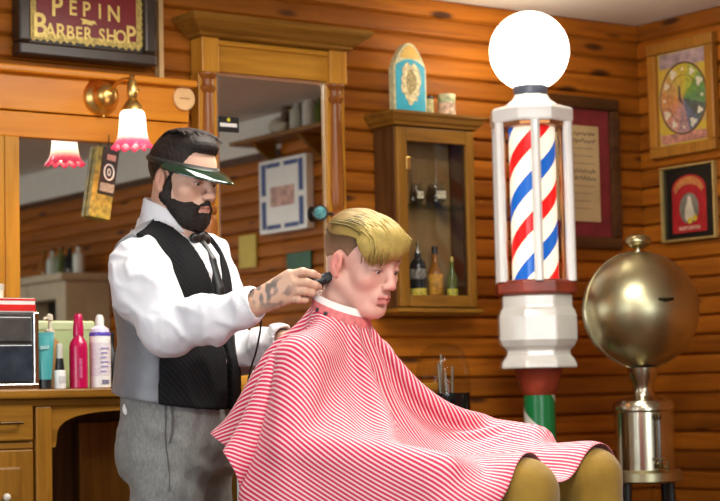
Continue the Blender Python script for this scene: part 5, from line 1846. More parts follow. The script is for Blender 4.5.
np_mesh('hair', v, f, HAIRM, barber, bo, hair_cols(len(v), (0.010, 0.007, 0.006), (0.028, 0.018, 0.014), 1))
rs = np.random.RandomState(12)
cv, cc = [], []
for i in range(150):
    y0 = rs.uniform(-0.062, 0.062)
    x0 = rs.uniform(-0.07, 0.005)
    tpz = 0.145-2.6*y0*y0
    L = rs.uniform(0.04, 0.065)
    c = []
    for t_ in np.linspace(0, 1, 6):
        xx = x0+L*t_
        zz = tpz-0.9*(xx-0.012)**2*5.5-0.004+0.006*math.sin(t_*3.1)
        c.append(BH.p(xx, y0+0.012*t_*rs.uniform(-1, 1), zz))
    cv.append(c)
    q = rs.uniform(0, 1)
    cc.append(np.array((0.012, 0.008, 0.007))*(1-q)+np.array((0.05, 0.032, 0.024))*q)
o = strands('hair_lock', cv, HAIRM, barber, bo, cc, 0.0032)
o['kind'] = 'stuff'

# beard
S = Sdf(BH.c-[0.12, 0.12, 0.19], BH.c+[0.16, 0.12, 0.06], 0.0026)
e = lambda c, r, k=0.012, op='u': S.ell(BH.p(*c), np.array(r)*BH.s, BH.R, k, op)
q = lambda a, b_, ra, rb, k=0.012, op='u': S.rc(BH.p(*a), BH.p(*b_), ra*BH.s, rb*BH.s, k, op)
e((0.042, 0, -0.056), (0.054, 0.057, 0.057))
e((0.070, 0, -0.096), (0.033, 0.036, 0.034), 0.02)
for s_ in (-1, 1):
    q((-0.002, s_*0.058, -0.040), (0.060, s_*0.026, -0.092), 0.019, 0.025, 0.02)
    q((0.016, s_*0.066, 0.008), (0.006, s_*0.062, -0.045), 0.009, 0.015, 0.010)
g = S.all()
x, y, z = BH.loc(*g)
S.f = np.maximum(S.f, (z+0.006+0.62*np.maximum(x-0.020, 0)-0.05*(x < 0.022))*0.8)
S.f = np.maximum(S.f, -(x+0.010+0.5*np.minimum(z+0.03, 0)*-1*0.0))
for s_ in (-1, 1):
    q((0.1045, s_*0.003, -0.0425), (0.086, s_*0.030, -0.062), 0.0068, 0.0068, 0.005)
    q((0.086, s_*0.030, -0.060), (0.074, s_*0.030, -0.085), 0.0075, 0.012, 0.01)
q((0.098, 0, -0.074), (0.092, 0, -0.090), 0.006, 0.012, 0.01)
S.ell(BH.p(0.103, 0, -0.0575), np.array((0.014, 0.021, 0.0080))*BH.s, BH.R, 0.003, 's')
S.f += 0.0008*wob(9, 12, 500, 1100)(*g).astype(np.float32)
v, f = S.mesh(1)
np_mesh('beard', v, f, HAIRM, barber, bo, hair_cols(len(v), (0.008, 0.006, 0.005), (0.026, 0.017, 0.013), 2))

# visor: band and tinted peak
mb = B()
mb.tube([BH.p(-0.010+0.104*math.cos(a), 0.082*math.sin(a), 0.048-0.002*math.cos(a)) for a in [2*math.pi*k/40 for k in range(41)]], 0.0075, 8, cap=False, flat=1.0)
vis = build(mb, 'visor_band', plain('visor_band_black', (0.014, 0.014, 0.012), 0.45), barber, smooth=True, org=bo)
vs, fs = [], []
NA, NR = 33, 7
for i in range(NA):
    a = math.radians(-88+176*i/(NA-1))
    inn = np.array([-0.006+0.108*math.cos(a), 0.086*math.sin(a), 0.050-0.002*math.cos(a)])
    L = 0.034+0.034*max(0.0, math.cos(a))**0.8
    dr_ = np.array([math.cos(a)*0.95, math.sin(a)*0.35, -0.26])
    for j in range(NR):
        t_ = j/(NR-1)
        p = inn+dr_*L*t_+np.array([0, 0, -0.010*t_*t_])
        vs.append(BH.p(*p))
for i in range(NA-1):
    for j in range(NR-1):
        fs.append((i*NR+j, (i+1)*NR+j, (i+1)*NR+j+1, i*NR+j+1))
m, nt, b = new_mat('visor_green_plastic')
nz_ = nd(nt, 'ShaderNodeTexNoise', Scale=6.0)
r1 = ramp(nt, [(0.3, (0.006, 0.018, 0.010)), (0.7, (0.010, 0.030, 0.016))])
nt.links.new(nz_.outputs['Fac'], r1.inputs['Fac'])
nt.links.new(r1.outputs['Color'], b.inputs['Base Color'])
b.inputs['Roughness'].default_value = 0.06
b.inputs['Coat Weight'].default_value = 0.6
o = build(B().add(vs, fs), 'visor_peak', m, vis, smooth=True, org=bo)
so_ = o.modifiers.new('thick', 'SOLIDIFY')
so_.thickness = 0.002


# clothes
def torso_solid(S, off=0.0):
    S.ell(bp(0.0, 0, 1.305), (0.116+off, 0.168+off, 0.185+off), BF.R, 0.03)
    S.rc(bp(-0.012, 0, 1.425), bp(-0.012, -0.130, 1.392), 0.056+off, 0.052+off, 0.03)
    S.rc(bp(-0.012, 0, 1.425), bp(-0.012, 0.130, 1.392), 0.056+off, 0.052+off, 0.03)
    S.rc(bp(-0.022, 0.0, 1.40), bp(-0.022, 0, 1.475), 0.075+off, 0.062+off, 0.03)
    S.ell(bp(0.012, 0, 1.13), (0.124+off, 0.150+off, 0.18+off), BF.R, 0.04)
    S.ell(bp(0.0, 0, 0.99), (0.128+off, 0.160+off, 0.12+off), BF.R, 0.04)


SHIRT = plain('white_cotton_shirt', (0.68, 0.68, 0.71), 0.85, vary=0.02, bump=0.10, bscale=26, sheen=0.1)
S = Sdf([-0.72, 4.28, 1.00], [-0.10, 5.04, 1.56], 0.0042)
torso_solid(S, 0.004)
for a, b_, c_ in ((S_r, E_r, W_r), (S_l, E_l, W_l)):
    S.chain([a, a*0.55+b_*0.45+[-0.014, -0.004, 0.006], b_+[0.0, 0, -0.004]], (0.060, 0.072, 0.058), 0.03)
    m_ = b_*0.5+c_*0.5
    S.chain([b_, m_+[0, 0, -0.010], c_*0.90+b_*0.10+[0, 0, -0.004]], (0.056, 0.053, 0.042), 0.03)
    ax = (c_-b_)/np.linalg.norm(c_-b_)
    S.rc(c_-ax*0.035, c_-ax*0.004, 0.039, 0.040, 0.008)
g = S.all()
w1, w2_ = wob(21, 8, 30, 75), wob(22, 8, 70, 150)
# folds run across the sleeve: stretch the noise along the arm
n1 = w1(g[0]*1.0, g[1]*0.6, g[2]*0.9)
n2 = w2_(g[0]*0.9+0*g[1], g[1]*0.5, g[2]*0.6)
S.f += (0.0036*n1+0.0022*n2-0.0042*np.exp(-(n1*2.6)**2)-0.0028*np.exp(-(n2*2.6)**2)).astype(np.float32)
for c_, b_ in ((W_r, E_r), (W_l, E_l)):
    ax = (c_-b_)/np.linalg.norm(c_-b_)
    S.rc(c_-ax*0.012, c_+ax*0.06, 0.031, 0.034, 0.004, 's')
S.rc(bp(-0.02, 0, 1.44), bp(-0.015, 0, 1.60), 0.060, 0.058, 0.006, 's')
S.f = np.where(np.abs(BF.loc(*g)[1]) < 0.19, np.maximum(S.f, 1.13-g[2]), S.f)
v, f = S.mesh(2)
shirt = np_mesh('shirt', v, f, SHIRT, barber, bo)
# collar: standing band folded over, high at the back
def ring_band(name, mat, parent, prof, rx, ry, zf, n=48, a0=0.0, a1=2*math.pi, cx_=0.0, cy_=0.0):
    vs, fs = [], []
    m_ = len(prof)
    for i in range(n+1):
        a = a0+(a1-a0)*i/n
        for (o_, h_) in prof:
            vs.append(BF.p(cx_+(rx+o_)*math.cos(a), cy_+(ry+o_)*math.sin(a), zf(a)+h_))
    for i in range(n):
        for j in range(m_-1):
            fs.append((i*m_+j, (i+1)*m_+j, (i+1)*m_+j+1, i*m_+j+1))
    o = build(B().add(vs, fs), name, mat, parent, smooth=True, org=bo, sharp=60)
    md = o.modifiers.new('thick', 'SOLIDIFY')
    md.thickness = 0.003
    return o
ring_band('collar', SHIRT, shirt, [(-0.002, 0.0), (-0.001, 0.038), (0.002, 0.043), (0.006, 0.040), (0.012, 0.010), (0.016, -0.008)], 0.062, 0.058,
          lambda a: 1.490-0.026*math.cos(a), a0=math.radians(8), a1=math.radians(352), cx_=-0.004)

# vest in two cloths: satin back, dark front
S = Sdf([-0.70, 4.44, 0.98], [-0.24, 4.97, 1.52], 0.0042)
torso_solid(S, 0.015)
S.ell(bp(0.004, 0, 1.06), (0.145, 0.173, 0.20), BF.R, 0.03)
g = S.all()
nv = wob(31, 8, 24, 70)(*g)
S.f += (0.0024*nv-0.0032*np.exp(-(nv*2.4)**2)).astype(np.float32)
x, y, z = BF.loc(*g)
S.f = np.maximum(S.f, (1.052-0.17*x+0.0*y-z))
vneck = np.maximum((np.abs(y)-0.012-np.maximum(z-1.275, 0)*0.36), 0.0-(x-0.0))
S.f = np.maximum(S.f, -vneck)
S.f = np.maximum(S.f, -(np.sqrt(((x+0.015)/0.088)**2+(y/0.086)**2)-1)*0.08+np.where(z > 1.40, 0, 9) * -1)
for s_ in (-1, 1):
    S.ell(bp(0.012, s_*0.205, 1.345), (0.088, 0.078, 0.120), BF.R, 0.01, 's')
V0 = S.f.copy()
seam = x-0.055-0.10*(z-1.15)*0-(-0.060)*np.clip((z-1.25)/0.2, 0, 1)
S.f = np.maximum(V0, seam)
v, f = S.mesh(2)
np_mesh('vest_back', v, f, plain('grey_satin', (0.165, 0.170, 0.185), 0.42, vary=0.10, scale=30, bump=0.10, bscale=22, sheen=0.2), barber, bo)
S.f = np.maximum(V0-0.001, -seam)
v, f = S.mesh(2)
m, nt, b = new_mat('charcoal_pinstripe')
tc = nd(nt, 'ShaderNodeTexCoord')
wv = nd(nt, 'ShaderNodeTexWave', wave_type='BANDS', bands_direction='DIAGONAL', Scale=36.0, Distortion=0.4)
nt.links.new(tc.outputs['Object'], wv.inputs['Vector'])
r1 = ramp(nt, [(0.0, (0.005, 0.005, 0.006)), (0.86, (0.007, 0.007, 0.008)), (1.0, (0.014, 0.014, 0.015))])
nt.links.new(wv.outputs['Fac'], r1.inputs['Fac'])
nt.links.new(r1.outputs['Color'], b.inputs['Base Color'])
b.inputs['Roughness'].default_value = 0.8
b.inputs['Specular IOR Level'].default_value = 0.15
np_mesh('vest_front', v, f, m, barber, bo)
# tie: knot and blade down the shirt front
S = Sdf([-0.46, 4.50, 1.14], [-0.22, 4.80, 1.52], 0.003)
S.ell(bp(0.076, 0, 1.452), (0.016, 0.022, 0.017), BF.R, 0.004)
for s_ in (-1, 1):
    S.ell(bp(0.080, s_*0.026, 1.446), (0.010, 0.022, 0.014), BF.R, 0.006)
S.chain([bp(0.080, 0, 1.44), bp(0.108, 0, 1.39), bp(0.127, 0, 1.32), bp(0.130, 0, 1.20)], (0.011, 0.014, 0.016, 0.017), 0.004)
v, f = S.mesh(1)
np_mesh('necktie', v, f, plain('black_silk', (0.010, 0.010, 0.011), 0.4, vary=0.2), barber, bo)
# trousers
S = Sdf([-0.74, 4.38, 0.03], [-0.20, 5.00, 1.14], 0.0058)
S.ell(bp(0.004, 0, 1.04), (0.131, 0.158, 0.20), BF.R, 0.03)
S.ell(bp(0.0, 0, 0.93), (0.122, 0.160, 0.13), BF.R, 0.04)
for s_ in (-1, 1):
    S.ell(bp(-0.032, s_*0.062, 0.92), (0.076, 0.078, 0.075), BF.R, 0.03)
    S.chain([bp(0.016, s_*0.076, 0.90), bp(0.040, s_*0.090, 0.50), bp(-0.005, s_*0.105, 0.07)], (0.088, 0.074, 0.066), 0.03)
g = S.all()
n1 = wob(41, 8, 24, 60)(*g)
n2 = wob(42, 8, 60, 140)(g[0]*1.2, g[1], g[2]*0.8)
S.f += (0.0042*n1+0.0020*n2-0.0050*np.exp(-(n1*2.4)**2)-0.0022*np.exp(-(n2*2.6)**2)).astype(np.float32)
x, y, z = BF.loc(*g)
S.f = np.maximum(S.f, z-1.12)
v, f = S.mesh(2)
m, nt, b = new_mat('grey_flannel')
tc = nd(nt, 'ShaderNodeTexCoord')
mp = nd(nt, 'ShaderNodeMapping')
mp.inputs['Scale'].default_value = (240, 240, 90)
nt.links.new(tc.outputs['Object'], mp.inputs['Vector'])
n1_ = nd(nt, 'ShaderNodeTexNoise', Scale=1.0, Detail=3.0)
nt.links.new(mp.outputs[0], n1_.inputs['Vector'])
r1 = ramp(nt, [(0.3, (0.150, 0.153, 0.145)), (0.7, (0.225, 0.228, 0.215))])
nt.links.new(n1_.outputs['Fac'], r1.inputs['Fac'])
nt.links.new(r1.outputs['Color'], b.inputs['Base Color'])
b.inputs['Roughness'].default_value = 0.9
b.inputs['Sheen Weight'].default_value = 0.2
tro = np_mesh('trousers', v, f, m, barber, bo)


def on_side(px, py, lo=4.40, hi=4.75):
    """first solid point along a sight line (for seams and pockets on the trousers)"""
    best = None
    for d in np.linspace(lo, hi, 140):
        q = atV(px, py, d)
        i = np.round((q-S.lo)/S.h).astype(int)
        if np.all(i >= 0) and np.all(i < S.n) and S.f[tuple(i)] < 0:
            best = q-np.array([0, 0.004, 0])
            break
    return best


seamM = plain('dark_seam', (0.09, 0.092, 0.088), 0.9)
pts = [on_side(164+2.2*math.sin(k*0.9)*0.4+k*0.55, 398+k*8.5) for k in range(12)]
pts = [p for p in pts if p is not None]
build(B().tube(pts, 0.0016, 6), 'side_seam', seamM, tro, smooth=True, org=bo)
pts = [on_side(171-0.2*k+3.0*math.sin(k/7*3.1), 404+k*5.6) for k in range(8)]
pts = [p for p in pts if p is not None]
build(B().tube(pts, 0.0024, 6), 'pocket_edge', seamM, tro, smooth=True, org=bo)
pt = on_side(126, 409)
if pt is not None:
    build(B().ball(pt, 0.012, 12, 8, (0.7, 0.5, 1.2)), 'white_tag', plain('tag_cloth', (0.75, 0.72, 0.68), 0.8), tro, smooth=True, org=bo)
for s_ in (-1, 1):
    S2 = Sdf(bp(0.05, s_*0.105, 0.06)-0.21, bp(0.05, s_*0.105, 0.06)+0.21, 0.006)
    S2.chain([bp(-0.05, s_*0.105, 0.050), bp(0.06, s_*0.110, 0.045), bp(0.15, s_*0.118, 0.034)], (0.045, 0.042, 0.032), 0.02)
    S2.rc(bp(-0.02, s_*0.105, 0.06), bp(-0.01, s_*0.105, 0.12), 0.045, 0.045, 0.02)
    g = S2.all()
    S2.f = np.maximum(S2.f, 0.002-g[2])
    v, f = S2.mesh(1)
    np_mesh('shoe', v, f, plain('black_leather', (0.012, 0.010, 0.009), 0.3), barber, bo)

# clippers, held
cp = atV(300, 289, 4.338)
tipv = atV(331, 276, 4.338)
co = np.array([cp[0], cp[1], cp[2]])
cw = CAM*np.array([1, 1, 0])+_rt*co[0]+_H*co[1]+np.array([0, 0, co[2]])
clip = thing('hair_clippers', 'black electric hair clippers held at the nape of the client', 'clippers', cw, -YAW)
S = Sdf(co-[0.05, 0.05, 0.06], co+[0.12, 0.05, 0.09], 0.0022)
ax = tipv-co
S.rc(co-ax*0.15, co+ax*0.42, 0.0135, 0.0165, 0.01)
S.rc(co+ax*0.42, co+ax*0.86, 0.0165, 0.0125, 0.01)
v, f = S.mesh(1)
np_mesh('casing', v, f, BLACKM, clip, co)
mb = B()
u_ = ax/np.linalg.norm(ax)
p_u = np.array([-u_[2], 0, u_[0]])
c_ = co+ax*0.96
quad = [c_-u_*0.010-p_u*0.010, c_+u_*0.008-p_u*0.011, c_+u_*0.010+p_u*0.009, c_-u_*0.010+p_u*0.011]
vs = [q+np.array([0, dy, 0]) for dy in (-0.016, 0.016) for q in quad]
build(mb.add(vs, [(0, 1, 2, 3), (7, 6, 5, 4), (0, 4, 5, 1), (1, 5, 6, 2), (2, 6, 7, 3), (3, 7, 4, 0)]), 'blade', plain('blade_dark', (0.06, 0.06, 0.06), 0.25, 0.8), clip, org=co, bevel=0.002)
build(B().box(-0.002, 0.030, -0.0178, -0.0150, 0.006, 0.010), 'trim_line', plain('chrome', (0.7, 0.7, 0.68), 0.12, 1.0), clip)
cpts = [co-ax*0.15]+[atV(px, py, d) for px, py, d in ((282, 304, 4.36), (268, 308, 4.39), (262, 316, 4.42), (260, 332, 4.45), (256, 352, 4.48), (250, 372, 4.50), (246, 400, 4.52), (243, 450, 4.54), (242, 520, 4.55))]
sm = []
for i in range(len(cpts)-1):
    for t_ in np.linspace(0, 1, 5)[:-1]:
        p0, p1, p2, p3 = cpts[max(i-1, 0)], cpts[i], cpts[i+1], cpts[min(i+2, len(cpts)-1)]
        sm.append(0.5*((2*p1)+(-p0+p2)*t_+(2*p0-5*p1+4*p2-p3)*t_**2+(-p0+3*p1-3*p2+p3)*t_**3))
build(B().tube(sm, 0.0024, 6), 'cord', BLACKM, clip, smooth=True, org=co)

# ------------------------------------------------------------------ the client
SK2 = (0.66, 0.37, 0.29)
client, ko = person('person', 'seated young client with blond fringe under a striped cape, in mustard trousers', (-0.06, 4.37))
KH = Frame((0.000, 4.352, 1.350), math.radians(40), math.radians(19), math.radians(0), 0.94)
KF = Frame((-0.06, 4.37, 0), math.radians(28))
kp = lambda *q: KF.p(*q)
NB = np.array([-0.052, 4.385, 1.19])
S = Sdf(KH.c-[0.16, 0.16, 0.26], KH.c+[0.17, 0.16, 0.16], 0.0024)
head_solid(S, KH, 1.04, 0.004)
S.rc(KH.p(-0.026, 0, -0.02), NB, 0.053, 0.062, 0.02)
S.rc(KH.p(0.012, 0, -0.062), NB+[0.020, -0.012, -0.01], 0.034, 0.05, 0.015)
vh, fh = S.mesh(1)
P = KH.inv(vh)
ch = head_tint(P, SK2, (0.55, 0.17, 0.16), (0.70, 0.28, 0.22), (0.66, 0.21, 0.17), (0.16, 0.085, 0.035), 0.0042)
S = Sdf([-0.40, 3.86, 0.10], [0.70, 4.72, 1.26], 0.013)
k_sh = {-1: kp(0.0, -0.150, 1.125), 1: kp(0.0, 0.150, 1.125)}
k_el = {-1: np.array([-0.150, 4.135, 0.93]), 1: np.array([0.090, 4.575, 0.955])}
k_ha = {-1: np.array([0.060, 4.035, 0.905]), 1: np.array([0.300, 4.430, 0.945])}
k_hip = {-1: np.array([-0.05, 4.28, 0.81]), 1: np.array([0.02, 4.45, 0.81])}
k_kn = {-1: np.array([0.335, 4.03, 0.845]), 1: np.array([0.500, 4.25, 0.860])}
k_ft = {-1: np.array([0.37, 3.97, 0.42]), 1: np.array([0.54, 4.18, 0.42])}
S.ell(kp(0.0, 0, 1.02), (0.105, 0.150, 0.19), KF.R, 0.03)
S.ell(kp(-0.02, 0, 0.85), (0.115, 0.150, 0.13), KF.R, 0.03)
S.rc(NB, kp(-0.01, 0, 1.08), 0.058, 0.07, 0.03)
for s_ in (-1, 1):
    S.chain([kp(0, 0, 1.10), k_sh[s_], k_el[s_], k_ha[s_]], (0.06, 0.048, 0.042, 0.028), 0.02)
    S.chain([k_hip[s_], k_kn[s_], k_ft[s_]], (0.075, 0.055, 0.038), 0.02)
    fw_ = k_ha[s_]-k_el[s_]
    fw_ /= np.linalg.norm(fw_)
    S.ell(k_ha[s_]+fw_*0.05, (0.055, 0.038, 0.02), None, 0.01)
vt, ft = S.mesh(1)
hands = []
for s_ in (-1, 1):
    fw_ = k_ha[s_]-k_el[s_]
    fw_ /= np.linalg.norm(fw_)
    sd = np.array([-fw_[1], fw_[0], 0])
    c0_ = k_ha[s_]
    S = Sdf(c0_-0.06, c0_+fw_*0.18+0.06*np.array([1, 1, 1.0]), 0.0035) if False else Sdf(np.minimum(c0_, c0_+fw_*0.17)-0.06, np.maximum(c0_, c0_+fw_*0.17)+0.06, 0.0035)
    S.rc(c0_-fw_*0.03, c0_, 0.027, 0.025, 0.01)
    for i in range(4):
        k_ = c0_+fw_*0.085+sd*(0.027-0.018*i)
        S.rc(c0_+sd*(0.012-0.008*i), k_, 0.017, 0.012, 0.01)
        L = (0.066, 0.074, 0.068, 0.052)[i]
        S.chain([k_, k_+fw_*L*0.5+[0, 0, 0.004], k_+fw_*L*0.85+[0, 0, -0.008], k_+fw_*L+[0, 0, -0.018]], (0.0098, 0.0088, 0.0082, 0.0070), 0.004)
    S.chain([c0_+fw_*0.02+sd*0.02*s_*-1, c0_+fw_*0.055+sd*0.048*-s_, c0_+fw_*0.09+sd*0.055*-s_], (0.015, 0.012, 0.009), 0.006)
    hands.append(S.mesh(1))
V, F = merge([(vh, fh), (vt, ft)]+hands)
C = np.concatenate([ch, skin_zone(len(vt)+sum(len(h[0]) for h in hands), SK2)])
np_mesh('body', V, F, SKIN, client, ko, C)
eyes(KH, client, ko, (0.06, 0.05, 0.03))

# hair: clipped brown sides and nape
S = Sdf(KH.c-[0.15, 0.14, 0.10], KH.c+[0.15, 0.15, 0.17], 0.0026)
S.ell(KH.p(-0.012, 0, 0.048), np.array((0.1005, 0.0785, 0.0865))*0.94, KH.R, 0.008)
g = S.all()
x, y, z = KH.loc(*g)
S.f = np.maximum(S.f, -(z-0.012-0.40*np.minimum(x+0.045, 0)*-1*-1-0.55*np.maximum(x-0.012, 0)))
S.f = np.maximum(S.f, (x-0.042))
ear_d = np.sqrt(((x+0.008)/0.026)**2+((np.abs(y)-0.082)/0.03)**2+((z-0.000)/0.036)**2)-1
S.f = np.maximum(S.f, -ear_d*0.02)
v, f = S.mesh(1)
P = KH.inv(v)
t_ = np.clip((P[:, 2]-0.018)/0.05, 0, 1)[:, None]
col = np.array((0.26, 0.14, 0.08))*(1-t_)+np.array((0.085, 0.045, 0.018))*t_
np_mesh('clipped_hair', v, f, HAIRM, client, ko, col)
# long blond top, combed forward into a fringe
S = Sdf(KH.c-[0.15, 0.14, 0.04], KH.c+[0.17, 0.15, 0.17], 0.0026)
e = lambda c, r, k=0.02, op='u': S.ell(KH.p(*c), np.array(r)*0.94, KH.R, k, op)
e((-0.016, 0.0, 0.064), (0.098, 0.078, 0.073))
e((0.040, -0.004, 0.078), (0.066, 0.070, 0.052))
e((0.068, -0.006, 0.068), (0.046, 0.064, 0.044))
e((0.058, -0.052, 0.052), (0.034, 0.026, 0.034), 0.018)
x, y, z = KH.loc(*S.all())
lower = np.where(x < 0.03, 0.070+0.10*np.minimum(x, 0), 0.070-1.05*np.minimum(x-0.03, 0.052)+0.62*np.maximum(y+0.040, 0))
S.f = np.maximum(S.f, (lower-z)*0.8)
S.f += 0.0012*wob(51, 8, 120, 300)(x*0.25+0*z, y*1.2, z*0.6).astype(np.float32)
v, f = S.mesh(1)
P = KH.inv(v)
rs = np.random.RandomState(4)
t_ = np.clip((P[:, 0]+0.055)/0.09, 0, 1)[:, None]*np.clip((P[:, 2]-0.045+0.6*np.maximum(P[:, 0], 0))/0.035, 0, 1)[:, None]
col = np.array((0.17, 0.10, 0.030))*(1-t_)+np.array((0.38, 0.27, 0.070))*t_
col = col*rs.uniform(0.88, 1.12, (len(v), 1))
np_mesh('blond_top_hair', v, f, HAIRM, client, ko, col)
cv, cc = [], []
rs = np.random.RandomState(7)
for i in range(330):
    y0 = rs.uniform(-0.070, 0.066)
    x0 = rs.uniform(-0.075, 0.03)
    x1 = rs.uniform(0.075, 0.112)-0.75*y0*y0*8*0.5
    z1 = rs.uniform(0.016, 0.036)+0.58*max(0, y0+0.04)
    y1 = y0*0.95-0.010
    c = []
    rsy = math.sqrt(max(0.02, 1-(y0/0.079)**2))
    for u in np.linspace(0, 1, 8):
        xx = x0+(x1-x0)*u
        base = 0.058+0.076*rsy*math.sqrt(max(0.0, 1-((xx-0.012)/0.118)**2))
        drop = max(0.0, (u-0.62)/0.38)
        zz = base*(1-drop**1.6)+z1*drop**1.6
        xx += 0.012*math.sin(math.pi*min(1, drop))
        c.append(KH.p(xx, y0+(y1-y0)*u, zz+0.0015*rs.uniform(0, 1)))
    cv.append(c)
    q = rs.uniform(0, 1)
    b0 = np.array((0.25, 0.165, 0.038))*(1-q)+np.array((0.50, 0.37, 0.105))*q
    if x0 < -0.030:
        b0 = b0*(0.45 if x0 < -0.055 else 0.7)
    cc.append(b0)
o = strands('fringe_strands', cv, HAIRM, client, ko, cc, 0.0026)
o['kind'] = 'stuff'

# mustard trousers
S = Sdf([-0.30, 3.84, 0.30], [0.70, 4.72, 1.02], 0.0058)
S.ell(kp(-0.02, 0, 0.86), (0.125, 0.160, 0.11), KF.R, 0.03)
for s_ in (-1, 1):
    S.chain([k_hip[s_], k_kn[s_]+[0, 0, -0.004], k_ft[s_]], (0.084, 0.068, 0.056), 0.015)
g = S.all()
n1 = wob(61, 8, 24, 60)(*g)
S.f += (0.003*n1-0.0025*np.exp(-(n1*2)**2)).astype(np.float32)
v, f = S.mesh(2)
np_mesh('trousers', v, f, plain('mustard_cotton', (0.25, 0.14, 0.009), 0.85, vary=0.12, scale=20, bump=0.15, bscale=60, sheen=0.2), client, ko)
for s_ in (-1, 1):
    c_ = k_ft[s_]
    S2 = Sdf(c_-[0.15, 0.20, 0.12], c_+[0.25, 0.15, 0.12], 0.006)
    S2.chain([c_+[-0.03, 0.01, -0.045], c_+[0.08, -0.04, -0.050], c_+[0.16, -0.075, -0.060]], (0.042, 0.040, 0.030), 0.02)
    g = S2.all()
    S2.f = np.maximum(S2.f, (c_[2]-0.088)-g[2])
    v, f = S2.mesh(1)
    np_mesh('shoe', v, f, plain('brown_leather', (0.07, 0.03, 0.012), 0.4), client, ko)

# ------------------------------------------------------------------ barber chair
def v2w(q):
    return CAM*np.array([1, 1, 0])+_rt*q[0]+_H*q[1]+np.array([0, 0, q[2]])
chw = v2w(kp(0.05, 0, 0))
chair = thing('barber_chair', 'white enamel barber chair with dark leather pads, mostly hidden under the cape', 'barber chair', chw, -YAW-math.radians(28))
lea = plain('oxblood_leather', (0.10, 0.018, 0.012), 0.35, vary=0.15, bump=0.1, bscale=80)
ench = plain('pale_blue_enamel', (0.55, 0.60, 0.62), 0.2, vary=0.06, coat=0.3)
chrm = plain('chrome', (0.7, 0.7, 0.68), 0.12, 1.0)
build(B().box(-0.20, 0.24, -0.20, 0.20, 0.60, 0.725), 'seat', lea, chair, bevel=0.025, seg=3)
build(B().box(-0.215, 0.22, -0.235, 0.235, 0.50, 0.60), 'seat_frame', ench, chair, bevel=0.012)
build(B().box(-0.250, -0.200, -0.080, 0.080, 0.60, 0.915), 'backrest', lea, chair, bevel=0.02, seg=3)
for s_ in (-1, 1):
    build(B().box(-0.262, -0.200, s_*0.092-0.011, s_*0.092+0.011, 0.52, 0.915), 'back_post', ench, chair, bevel=0.006)
    build(B().box(-0.10, 0.20, s_*0.255-0.022, s_*0.255+0.022, 0.825, 0.858), 'armrest', lea, chair, bevel=0.010)
    build(B().box(-0.09, 0.12, s_*0.255-0.015, s_*0.255+0.015, 0.56, 0.825), 'arm_panel', ench, chair, bevel=0.008)
build(B().lathe([(0.27, 0), (0.27, 0.03), (0.22, 0.06), (0.12, 0.10), (0.085, 0.16), (0.085, 0.44), (0.14, 0.50)], (0, 0, 0), 40), 'pedestal', ench, chair, smooth=True)
build(B().box(0.20, 0.26, -0.13, 0.13, 0.30, 0.54), 'leg_rest', lea, chair, bevel=0.012)
build(B().box(0.24, 0.56, -0.15, 0.15, 0.290, 0.318), 'footrest', chrm, chair, bevel=0.006)

# ------------------------------------------------------------------ the cape: cloth laid over the client and let fall
COLL = []
def rcb(a, b, ra, rb):
    COLL.append((np.array(a, float), np.array(b, float), ra, rb))
for s_ in (-1, 1):
    rcb(kp(0, 0, 1.11), k_sh[s_], 0.075, 0.066)
    rcb(k_sh[s_], k_el[s_], 0.064, 0.056)
    rcb(k_el[s_], k_ha[s_], 0.054, 0.044)
    fw_ = k_ha[s_]-k_el[s_]
    fw_ /= np.linalg.norm(fw_)
    rcb(k_ha[s_], k_ha[s_]+fw_*0.12, 0.044, 0.035)
    rcb(k_hip[s_], k_kn[s_], 0.092, 0.078)
    rcb(k_kn[s_], k_ft[s_], 0.078, 0.068)
    A = v2w
rcb(kp(-0.01, 0, 1.08), kp(-0.02, 0, 0.84), 0.125, 0.15)
rcb(kp(0, 0.06, 1.02), kp(0, -0.06, 1.02), 0.12, 0.12)
rcb(NB, NB+[0.01, -0.01, 0.05], 0.058, 0.055)
CF_ = Frame(kp(0.05, 0, 0), math.radians(28))
cf = lambda *q: CF_.p(*q)
rcb(cf(-0.235, -0.10, 0.895), cf(-0.235, 0.10, 0.895), 0.052, 0.052)
rcb(cf(-0.235, -0.10, 0.78), cf(-0.235, 0.10, 0.78), 0.052, 0.052)
for s_ in (-1, 1):
    rcb(cf(-0.12, s_*0.255, 0.842), cf(0.20, s_*0.255, 0.842), 0.034, 0.034)
    rcb(cf(-0.14, s_*0.255, 0.74), cf(0.12, s_*0.255, 0.74), 0.026, 0.026)


def collide(p, pv, fric=0.7):
    best = np.full(len(p), 1e9)
    nrm = np.zeros_like(p)
    for a, b_, ra, rb in COLL:
        ab = b_-a
        t_ = np.clip(((p-a)@ab)/(ab@ab), 0, 1)
        d = p-a-t_[:, None]*ab
        L = np.linalg.norm(d, axis=1)+1e-9
        sd_ = L-(ra+(rb-ra)*t_)
        m_ = sd_ < best
        best[m_] = sd_[m_]
        nrm[m_] = d[m_]/L[m_][:, None]
    hit = best < 0.004
    push = (0.004-best[hit])[:, None]*nrm[hit]
    p[hit] += push
    # friction: lose most of the sliding motion while touching
    dv_ = p[hit]-pv[hit]
    pv[hit] += dv_*fric
    return p, pv


